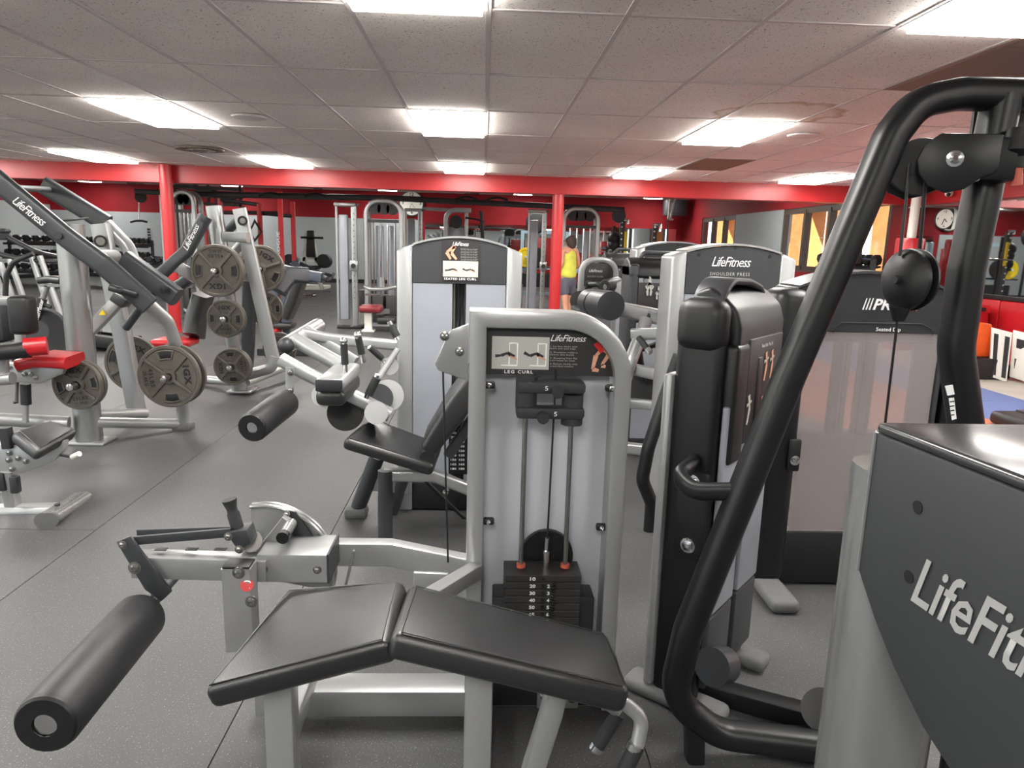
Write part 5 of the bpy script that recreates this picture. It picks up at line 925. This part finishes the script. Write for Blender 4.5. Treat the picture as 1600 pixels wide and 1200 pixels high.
def clock(c, nrm, r, lab):
    nrm = V(nrm).normalized(); T = thing('wall_clock', lab, 'clock', c); part(T, 'case', M['panel'], G().lathe(c, nrm, [(0,0),(r,0),(r,.04),(r*.93,.045),(r*.9,.03)], 32)); f = part(T, 'face', mat('clock_face', (196,196,188), .5), G().lathe(c+nrm*.028, nrm, [(0,0),(r*.91,0),(r*.91,.002),(0,.002)], 32)); xd = UPZ.cross(nrm); o = c+nrm*.031
    for s_,dx,dz in (('12',-.12,.58),('3',.62,-.1),('6',-.05,-.8),('9',-.75,-.1)): text(f, s_, o+xd*dx*r+UPZ*dz*r, xd, UPZ, r*(.3 if s_ == '12' else .16), r*.24, M['card'], fat=.02)
    for a,l in ((200,.6),(140,.42)): part(T, 'hand', M['card'], G().bar(o, o+(xd*math.sin(math.radians(a))+UPZ*math.cos(math.radians(a)))*l*r, .012, .004, up=nrm))
clock(P(643,318,Y=BACK_Y-.05), (0,-1,0), .42, 'large round grey clock high on the back wall')
# ---------------- light blue power rack, racks with bands
T = thing('power_rack', 'pale blue power rack with loaded plates behind the middle red column', 'rack', (P(850,470,Y=17).x, 17, 0)); bl = mat('pale_blue_paint', (150,176,190), .4, .2)
for px in (816,886): 
    for Y in (17,18.2): up_tube(T, 'upright', bl, px if Y == 17 else (px-850)*.93+848, 380, Y, 1.75, (.08,.08,.01))
for z in (1.72,.9,.3): part(T, 'cross_bar', bl, G().bar((P(816,380,Y=17).x,17,z),(P(886,380,Y=17).x,17,z), .07, .07))
part(T, 'plate_horn', M['chrome'], G().cyl(P(822,402,Y=16.9),P(822,402,Y=16.6), .03, n=8)); part(T, 'barbell', M['chrome'], G().cyl(P(800,417,Y=16.8),P(890,418,Y=16.8), .02, n=8)); part(T, 'bar_shelf', M['kettle'], G().bar(P(815,435,Y=16.9),P(872,436,Y=16.9), .4, .25)); part(T, 'panel', M['redpaint'], G().box(P(845,400,Y=18.2), (.6,.04,.9), .01))
for px,m_,lab in ((822,'yel','yellow rimmed bumper plate hanging on the pale blue rack'),(838,'kettle','black bumper plate hanging on the pale blue rack')):
    c = P(px,402,Y=16.75); solo('bumper_plate', M[m_], G().lathe(c, (0,-1,0), [(.03,0),(.225,0),(.225,.06),(.17,.06),(.16,.05),(.03,.05)], 28), lab, 'weight plate', loc=c-V((0,0,.22)))
T = thing('wall_fan', 'round grey fan on a thin stand beside the middle red column', 'fan', P(840,350,Y=16)); c = P(838,348,Y=16); part(T, 'cage', M['panel'], G().lathe(c, (0,-1,0), [(0,0),(.2,.0),(.24,.03),(.2,.08),(.05,.1),(0,.1)], 24)); part(T, 'stand', M['dgrey'], G().cyl(c, V((c.x,16.05,.02)), .03, n=8)); part(T, 'foot', M['dgrey'], G().cyl((c.x,16.05,0),(c.x,16.05,.03), .25, n=16))
T = thing('band_rack', 'pair of grey perforated rack posts with yellow bands right of the woman', 'rack', (P(1000,420,Y=14.5).x, 14.5, 0))
for px,top in ((973,345),(1024,352)):
    u_ = up_tube(T, 'upright', M['grey'], px, top, 14.5, P(px,top,Y=14.5).z, (.1,.1,.01)); c = P(px,top,Y=14.4)
    for k in range(10): part(u_, 'hole', M['white'], G().cyl((c.x,14.447,c.z-.12-k*.12),(c.x,14.444,c.z-.12-k*.12), .018, n=6))
    part(T, 'hook', M['chrome'], G().tube([P(px-1,top+4,Y=14.4),P(px-1,top-1,Y=14.4),P(px+8,top-1,Y=14.4),P(px+8,top+5,Y=14.4)], .03, n=6))
for px,w_ in ((978,.05),(1031,.1)): part(T, 'band', M['yel'] if px < 1000 else M['stucco'], G().bar(P(px,362,Y=14.4),P(px-2,400,Y=14.4), w_, .03, up=EY))
part(T, 'base', M['grey'], G().bar((P(973,400,Y=14.5).x,14.5,.05),(P(1024,400,Y=14.5).x,14.5,.05), .1, .1)); part(T, 'safety_bar', M['chrome'], G().cyl(P(967,390,Y=14.4),P(1030,391,Y=14.4), .022, n=8))
for k,(x,y) in enumerate(((959,372),(960,383),(959,396))): solo('slam_ball', M['kettle'], G().ball(P(x,y,Y=14.6), .13), ['topmost','middle','lowest'][k]+' black ball on the ball tree beside the woman', 'ball')
c = P(959,383,Y=14.75); T = thing('ball_tree', 'thin black upright ball stand beside the woman', 'stand', (c.x,14.8,0)); part(T, 'post', M['kettle'], G().cyl((c.x,14.8,0),(c.x,14.8,1.85), .03, n=8)); part(T, 'foot', M['kettle'], G().box((c.x,14.8,.02), (.5,.5,.04), .01))
for y in (372,383,396): part(T, 'cradle', M['kettle'], G().bar(P(959,y+5,Y=14.8),P(959,y+5,Y=14.5), .1, .02))
# ---------------- dumbbells and racks
_db = None
def dumbbell(c, rz, lab, group, k=1.0):
    global _db
    if _db is None:
        T = thing('dumbbell', lab, 'dumbbell', (0,0,0), group); part(T, 'handle', M['steel'], G().cyl((-.1,0,.055),(.1,0,.055), .016, n=8), local=True)
        for s_ in (-1,1): part(T, 'head', M['kettle'], G().lathe((s_*.07,0,.055), (s_,0,0), [(0,0),(.05,0),(.062,.012),(.062,.07),(.05,.085),(0,.085)], 6), local=True)
        _db = T; o = T
    else: o = dup(_db, c)
    o.location = c; o.rotation_euler = (0,0,rz); o['label'] = lab; o['group'] = group; o.scale = (k,k,k)
def db_rack(name, lab, a, b, tiers, n, dlab, group, depth=.4, k=1.0, dz=.38, z0=.35):
    a, b = V(a), V(b); d = (b-a).normalized(); nrm = V((d.y,-d.x,0)); T = thing('dumbbell_rack', lab, 'rack', ((a+b)/2)); rz = math.atan2(d.y,d.x)+math.pi/2; L = (b-a).length
    for t in (0,.5,1):
        q = a+(b-a)*t
        part(T, 'post', M['grey'], G().tube([q-nrm*.1,q-nrm*.1+UPZ*(z0+dz*(tiers-1)+.15)], (.07,.07,.01), up=d)); part(T, 'foot', M['grey'], G().bar(q-nrm*.3+UPZ*.04,q+nrm*.4+UPZ*.04, .07,.07))
    for i in range(tiers):
        z = z0+dz*i; off = .16-.1*i
        part(T, 'tray', M['dgrey'], G().bar(a+nrm*off+UPZ*z, b+nrm*off+UPZ*z, depth, .03, up=UPZ+nrm*.2)); part(T, 'tray_lip', M['kettle'], G().bar(a+nrm*(off+.2)+UPZ*(z-.03), b+nrm*(off+.2)+UPZ*(z-.03), .03, .06))
        for j in range(n):
            q = a+d*(L*(j+.5)/n)+nrm*off+UPZ*(z+.06); dumbbell(q, rz, dlab % ['bottom','middle','top'][i], group, k)
db_rack('r', 'long three tier dumbbell rack along the grey left back wall', (-13.2,20.6,0), (-9.3,20.6,0), 3, 15, 'black hex dumbbell on the %s tier of the long rack at far left', 'dumbbells on the left rack', k=1.35)
db_rack('r', 'short dumbbell rack behind the lever pulldown upright', (-7.9,17.4,0), (-6.9,17.4,0), 2, 5, 'black dumbbell on the %s tier of the short rack by the left column', 'dumbbells on the short rack', k=1.3)
db_rack('r', 'three tier kettlebell and dumbbell rack beside the right hand mirror', (6.25,13.0,0), (6.25,11.55,0), 3, 6, 'dumbbell on the %s tier of the rack behind the dip machine', 'dumbbells on the right rack', k=1.5, dz=.42)
# signs on the left back wall
for px,py,h in ((27,357,14),(233,365,17),(8,345,10)):
    c = P(px,py,Y=BACK_Y-.03); T = thing('wall_sign', {27:'narrow dark sign strip on the grey wall at far left',233:'narrow dark sign strip on the grey wall left of the red column',8:'small dark sign on the grey wall at the left edge'}[px], 'sign', c); o = part(T, 'board', M['gwall'], G().box(c, (.14,.02,h/45), .003))
    for k in range(4): part(T, 'printed_block', M['kettle'], G().box(c+V((0,-.012,(k-1.5)*h/45*.24)), (.1,.004,h/45*.17)))
# ---------------- cardio at far left
T = thing('stair_climber', 'stair climber with curved silver handrails at the left edge', 'cardio machine', (-6.5, 9.0, 0)); Y = 9.0; S2 = M['silver']
for a in (((0,400),(38,407),(70,395),(72,460)),): pass
part(T, 'handrail', M['dgrey'], G().tube([P(-20,392,Y=Y),P(28,404,Y=Y),P(60,408,Y=Y),P(112,408,Y=Y+.2)], .03, fil=.3, n=10)); part(T, 'handrail', M['dgrey'], G().tube([P(8,368,Y=Y),P(30,380,Y=Y),P(60,395,Y=Y),P(112,405,Y=Y+.3)], .03, fil=.2, n=10)); part(T, 'handrail', M['kettle'], G().tube([P(52,396,Y=Y-.2),P(20,410,Y=Y-.2),P(10,430,Y=Y-.2),P(8,470,Y=Y-.2)], .03, fil=.2, n=10))
for a,b in (((0,410),(22,470)),((15,405),(38,470)),((48,398),(82,500)),((62,400),(98,500)),((-10,420),(8,470))): part(T, 'frame_tube', S2, G().tube([P(*a,Y=Y),P(*b,Y=Y),(P(*b,Y=Y).x+.06,Y,.05)], .035, n=10))
part(T, 'console', M['panel'], G().box(P(2,366,Y=Y), (.16,.1,.14), .03)); part(T, 'console_screen', M['kettle'], G().box(P(4,361,Y=Y-.02), (.14,.12,.05), .02)); part(T, 'base', M['kettle'], G().box((-7.0,Y,.12), (.8,.9,.2), .04)); part(T, 'shroud', M['dgrey'], G().box(P(-10,500,Y=Y), (.6,.6,.5), .1))
T = thing('exercise_bike', 'black exercise bike with padded saddle and lettered seat post at left', 'cardio machine', (-5, 7.9, 0)); Y = 7.6
part(T, 'saddle', M['vinyl'], G().tube([P(66,438,Y=Y),P(80,436,Y=Y),P(100,438,Y=Y)], (.2,.07,.03), up=UPZ)); part(T, 'seat_slide', M['steel'], G().bar(P(62,446,Y=Y),P(98,446,Y=Y), .05, .03)); part(T, 'seat_post', M['steel'], G().tube([P(74,446,Y=Y),P(66,470,Y=Y)], (.05,.05,.01), up=EY)); pt = part(T, 'post_sleeve', M['kettle'], G().tube([P(67,466,Y=Y),P(56,505,Y=Y)], (.07,.07,.01), up=EY)); dv = P(64,472,Y=Y)-P(56,500,Y=Y); text(pt, 'StairMaster', P(60,500,Y=Y-.04), dv, V((-dv.z,0,dv.x)), .22, .045, M['white'], shear=.2)
part(T, 'flywheel', M['kettle'], G().cyl(P(70,520,Y=Y),P(70,520,Y=Y+.1), .24, n=28)); part(T, 'flywheel_rim', M['panel'], G().tube([P(70,520,Y=Y-.01)+V((math.cos(t*.3)*.25,0,math.sin(t*.3)*.25)) for t in range(0,9)], .02, n=8)); part(T, 'hub', M['panel'], G().cyl(P(56,518,Y=Y-.06),P(56,518,Y=Y), .12, n=20)); part(T, 'frame', M['kettle'], G().tube([P(58,500,Y=Y+.05),P(40,530,Y=Y+.05),P(20,560,Y=Y+.05)], (.08,.08,.02), up=EY)); q = P(60,548,Y=Y); part(T, 'base_bar', M['kettle'], G().bar((q.x-.6,Y,.05),(q.x+.5,Y,.05), .1, .08)); part(T, 'base_post', M['kettle'], G().tube([P(64,510,Y=Y+.05),(q.x+.2,Y+.05,.05)], (.07,.07,.01), up=EY)); part(T, 'knob', M['kettle'], G().cyl(P(70,476,Y=Y),P(80,480,Y=Y), .02, n=8))
T = thing('treadmill', 'low black treadmill deck behind the thick silver post', 'cardio machine', (-5.3, 9.5, 0)); Y = 9.4
dk_ = part(T, 'deck', M['kettle'], G().prism([P(70,512,Y=8.9),P(195,530,Y=8.9),P(190,505,Y=9.9),P(95,495,Y=9.9)], (0,0,-.16), .03)); text(dk_, 'WOODWAY', P(96,523,Y=8.87), EX, UPZ, .5, .07, M['panel']); part(T, 'belt', M['dgrey'], G().prism([P(85,510,Y=9.0),P(180,522,Y=9.0),P(178,506,Y=9.8),P(100,498,Y=9.8)], (0,0,.01))); 
for x in (-5.75,-4.6): part(T, 'foot', M['kettle'], G().box((x,9.3,.06), (.15,.6,.12), .02))
# ---------------- right side: padded column, camera, clock, bins, panels
c = P(1420,400,Y=10.6); T = thing('padded_column', 'white round post with red padded wrap in front of the mirror', 'column', (c.x,10.6,0)); part(T, 'post', M['wpaint'], G().cyl((c.x,10.6,0),(c.x,10.6,2.44), .065, n=20)); part(T, 'padding', M['red_vinyl'], G().lathe((c.x,10.6,.02), (0,0,1), [(.07,0),(.19,0),(.2,.02),(.2,1.62),(.19,1.66),(.07,1.66)], 24))
c = P(1483,300,X=RIGHT_X-.22); T = thing('security_camera', 'white dome security camera under the red soffit', 'camera', c); part(T, 'body', M['wpaint'], G().lathe(c+V((0,0,.07)), (0,0,-1), [(0,0),(.05,0),(.055,.06),(.05,.11),(.03,.13),(0,.135)], 18)); part(T, 'lens', M['kettle'], G().ball(c+V((-.03,-.04,-.04)), .028)); part(T, 'bracket', M['wpaint'], G().box(c+V((.07,0,.09)), (.18,.06,.05), .01))
c = P(1557,306,X=RIGHT_X-.18); solo('exit_fixture', M['wpaint'], G().box(c, (.04,.12,.1), .01).box(c+V((-.03,0,0)), (.03,.08,.06), .008), 'small white box fixed to the red soffit at right', 'fixture')
clock(P(1478,342,X=RIGHT_X-.03), (-.92,-.4,0), .15, 'round grey clock standing in for a reflection in the mirror beside the padded posts')  # solid clock hung on the mirror in place of a reflected one
c = P(1563,592,Z=0)
T = thing('agility_board', 'white board with two black stripes leaning behind the orange bins', 'board', (6.1,8.15,0)); bp = [P(1546,588,Y=8.15),P(1573,597,Y=8.05),P(1582,520,Y=8.1),P(1550,512,Y=8.2)]
o = part(T, 'board', M['wpaint'], G().prism(bp, (.03,.06,0), .004))
for t0,t1 in ((.12,.34),(.66,.9)):
    f = lambda t,s_: (bp[0]*(1-t)+bp[1]*t)*(1-s_)+(bp[3]*(1-t)+bp[2]*t)*s_
    part(o, 'stripe', M['kettle'], G().prism([f(t0,.06),f(t1,.06),f(t1,.9),f(t0,.9)], (-.004,-.008,0)))
T = thing('agility_board', 'large white board with dark square patches at the right edge by the red padding', 'board', (6.5,7.9,0)); bp = [P(1577,588,Y=8.1),P(1640,610,Y=7.6),P(1640,530,Y=7.6),P(1583,516,Y=8.1)]
o = part(T, 'board', M['wpaint'], G().prism(bp, (.05,.06,0), .004))
for t0,t1,s0,s1 in ((.12,.6,.65,.85),(.1,.6,.2,.42)):
    f = lambda t,s_: (bp[0]*(1-t)+bp[1]*t)*(1-s_)+(bp[3]*(1-t)+bp[2]*t)*s_
    part(o, 'patch', M['dgrey'], G().prism([f(t0,s0),f(t1,s0),f(t1,s1),f(t0,s1)], (-.004,-.006,0)))
for px,k,lab in ((1530,1.25,'larger black bin with tall orange insert on the pale floor at right'),(1562,.85,'smaller black bin with orange insert next to the larger one')):
    c = P(px,592,Z=0); T = thing('storage_bin', lab, 'bin', c); x,y = c.x, c.y+.1
    part(T, 'bin', M['kettle'], G().prism([(x-.17*k,y-.12*k,0),(x+.15*k,y-.12*k,0),(x+.15*k,y+.12*k,0),(x-.17*k,y+.12*k,0)], (.0,0,.2*k), .015)); part(T, 'insert', M['orange'], G().prism([(x-.15*k,y,.2*k),(x+.13*k,y,.2*k),(x+.11*k,y,.52*k),(x-.12*k,y,.55*k)], (0,.1,0), .02))
c = P(1535,560,Z=0); x, y = c.x-.35, 8.75
T = thing('red_crate', 'red plastic crate standing under the mirror at right', 'crate', (6.25,9.0,0)); o = part(T, 'body', M['red_vinyl'], G().prism([P(1522,540,Y=9.0),P(1543,540,Y=9.0),P(1546,480,Y=9.0),P(1522,478,Y=9.0)], (0,.35,0), .02)); part(T, 'rim', M['redst'], G().prism([P(1520,488,Y=8.97),P(1548,490,Y=8.97),P(1548,477,Y=8.97),P(1520,475,Y=8.97)], (0,.4,0), .01)); part(o, 'slot', M['kettle'], G().prism([P(1528,486,Y=8.96),P(1541,487,Y=8.96),P(1541,481,Y=8.96),P(1528,480,Y=8.96)], (0,-.004,0))); part(T, 'base', M['kettle'], G().box((P(1533,560,Y=9.1).x,9.15,.08), (.3,.3,.16), .03))
part(T, 'foot_block', M['kettle'], G().box((P(1533,560,Y=9.1).x,9.15,.2), (.2,.2,.24), .02))
c = P(1582,668,Z=.02); T = thing('step_pad', 'black rounded pad end just above the near grey shroud at right edge', 'pad', (c.x+.25,c.y,0)); part(T, 'pad', M['bplast'], G().box((c.x+.3,c.y,.06), (.7,.5,.12), .05, seg=4)); part(T, 'strap', M['panel'], G().box((c.x+.22,c.y,.125), (.12,.4,.02), .006))
# ---------------- the woman
def skin(par, name, verts, edges, m, sub=2, root=0):
    me = bpy.data.meshes.new('sk'); me.from_pydata([v[0] for v in verts], edges, []); ob = bpy.data.objects.new('sk', me); COL.objects.link(ob)
    md = ob.modifiers.new('s','SKIN'); md.use_smooth_shade = True; lay = me.skin_vertices[0] if me.skin_vertices else None
    if lay is None: ob.data.attributes; 
    for i,v in enumerate(verts): r = v[1]; me.skin_vertices[0].data[i].radius = r if isinstance(r, tuple) else (r,r)
    me.skin_vertices[0].data[root].use_root = True
    sb = ob.modifiers.new('d','SUBSURF'); sb.levels = sub; sb.render_levels = sub
    bpy.context.view_layer.update(); m2 = bpy.data.meshes.new_from_object(ob.evaluated_get(bpy.context.evaluated_depsgraph_get())); bpy.data.objects.remove(ob); bpy.data.meshes.remove(me)
    m2.name = name; m2.materials.clear(); m2.materials.append(m); m2.shade_smooth(); o = bpy.data.objects.new(name, m2); COL.objects.link(o); o.parent = par; return o
c = P(888,420,Y=12.55)
W_ = thing('person', 'woman in a yellow tank top and grey shorts walking away beside the red column', 'person', (c.x, 12.55, 0), rz=math.radians(40))
# local axes: faces +Y, X to her right; 1.62 m tall
bv = [((0,0,.92),(.15,.11)),((0,.01,1.08),(.115,.085)),((0,0,1.24),(.135,.09)),((0,-.01,1.36),(.12,.075)),((0,-.005,1.43),.045),((0,.02,1.5),(.07,.085)),((0,.02,1.56),(.068,.08)),
 ((.17,-.01,1.36),.05),((.21,-.05,1.10),.037),((.17,.14,.98),.029),((.15,.2,.97),.022),((-.17,-.01,1.36),.05),((-.2,-.03,1.10),.037),((-.16,.16,1.0),.029),((-.14,.22,1.0),.022),
 ((.09,0,.84),.09),((.10,.05,.46),.054),((.10,.0,.09),.034),((.10,.12,.04),.03),((-.09,0,.84),.09),((-.10,-.04,.46),.054),((-.10,-.12,.10),.034),((-.10,.0,.04),.03)]
be = [(0,1),(1,2),(2,3),(3,4),(4,5),(5,6),(3,7),(7,8),(8,9),(9,10),(3,11),(11,12),(12,13),(13,14),(0,15),(15,16),(16,17),(17,18),(0,19),(19,20),(20,21),(21,22)]
for s_,(hx,hy,hz) in ((1,(.15,.2,.97)),(-1,(-.14,.22,1.0))):
    base = 10 if s_ > 0 else 14
    for k in range(4):
        i = len(bv); fx = hx+(k-1.5)*.017; bv += [((fx,hy+.05,hz-.005),.0085),((fx,hy+.075-.004*abs(k-1.5),hz-.03),.008)]; be += [(base,i),(i,i+1)]
    i = len(bv); bv += [((hx-s_*.035,hy+.03,hz+.01),.009),((hx-s_*.04,hy+.055,hz+.0),.008)]; be += [(base,i),(i,i+1)]
body = skin(W_, 'body', bv, be, M['skin'])
skin(W_, 'tank_top', [((0,.0,.84),(.19,.15)),((0,.01,1.0),(.175,.135)),((0,.0,1.14),(.17,.13)),((0,0,1.27),(.175,.13)),((.06,-.01,1.37),(.075,.095)),((-.06,-.01,1.37),(.075,.095)),((.08,-.01,1.425),(.03,.06)),((-.08,-.01,1.425),(.03,.06))], [(0,1),(1,2),(2,3),(3,4),(3,5),(4,6),(5,7)], M['yellow'])
skin(W_, 'shorts', [((0,0,.94),(.155,.118)),((0,0,.86),(.165,.13)),((.092,.005,.78),.105),((.1,.02,.56),.088),((-.092,0,.78),.105),((-.1,-.02,.56),.088)], [(0,1),(1,2),(2,3),(1,4),(4,5)], M['shorts'])
skin(W_, 'hair', [((0,.0,1.59),(.1,.11)),((0,-.04,1.53),(.115,.1)),((0,-.07,1.45),(.1,.07)),((0,-.09,1.38),(.06,.04))], [(0,1),(1,2),(2,3)], M['hair'])
for s_,y in ((1,.06),(-1,-.06)): skin(W_, 'shoe', [((s_*.10,y-.09,.05),.045),((s_*.10,y,.045),.045),((s_*.10,y+.1,.035),.038)], [(0,1),(1,2)], M['wpaint'], 1)
skin(W_, 'nose', [((0,.105,1.5),.014),((0,.118,1.485),.016)], [(0,1)], M['skin'], 1)
for s_ in (-1,1): part(W_, 'ear', M['skin'], G().ball((s_*.073,.01,1.505), .025, (.4,.8,1.2), n=8), local=True); part(W_, 'eye', M['kettle'], G().ball((s_*.03,.098,1.515), .011, n=8), local=True)
part(W_, 'mouth', M['maroon'], G().ball((0,.1,1.455), .02, (1,.4,.3), n=8), local=True)
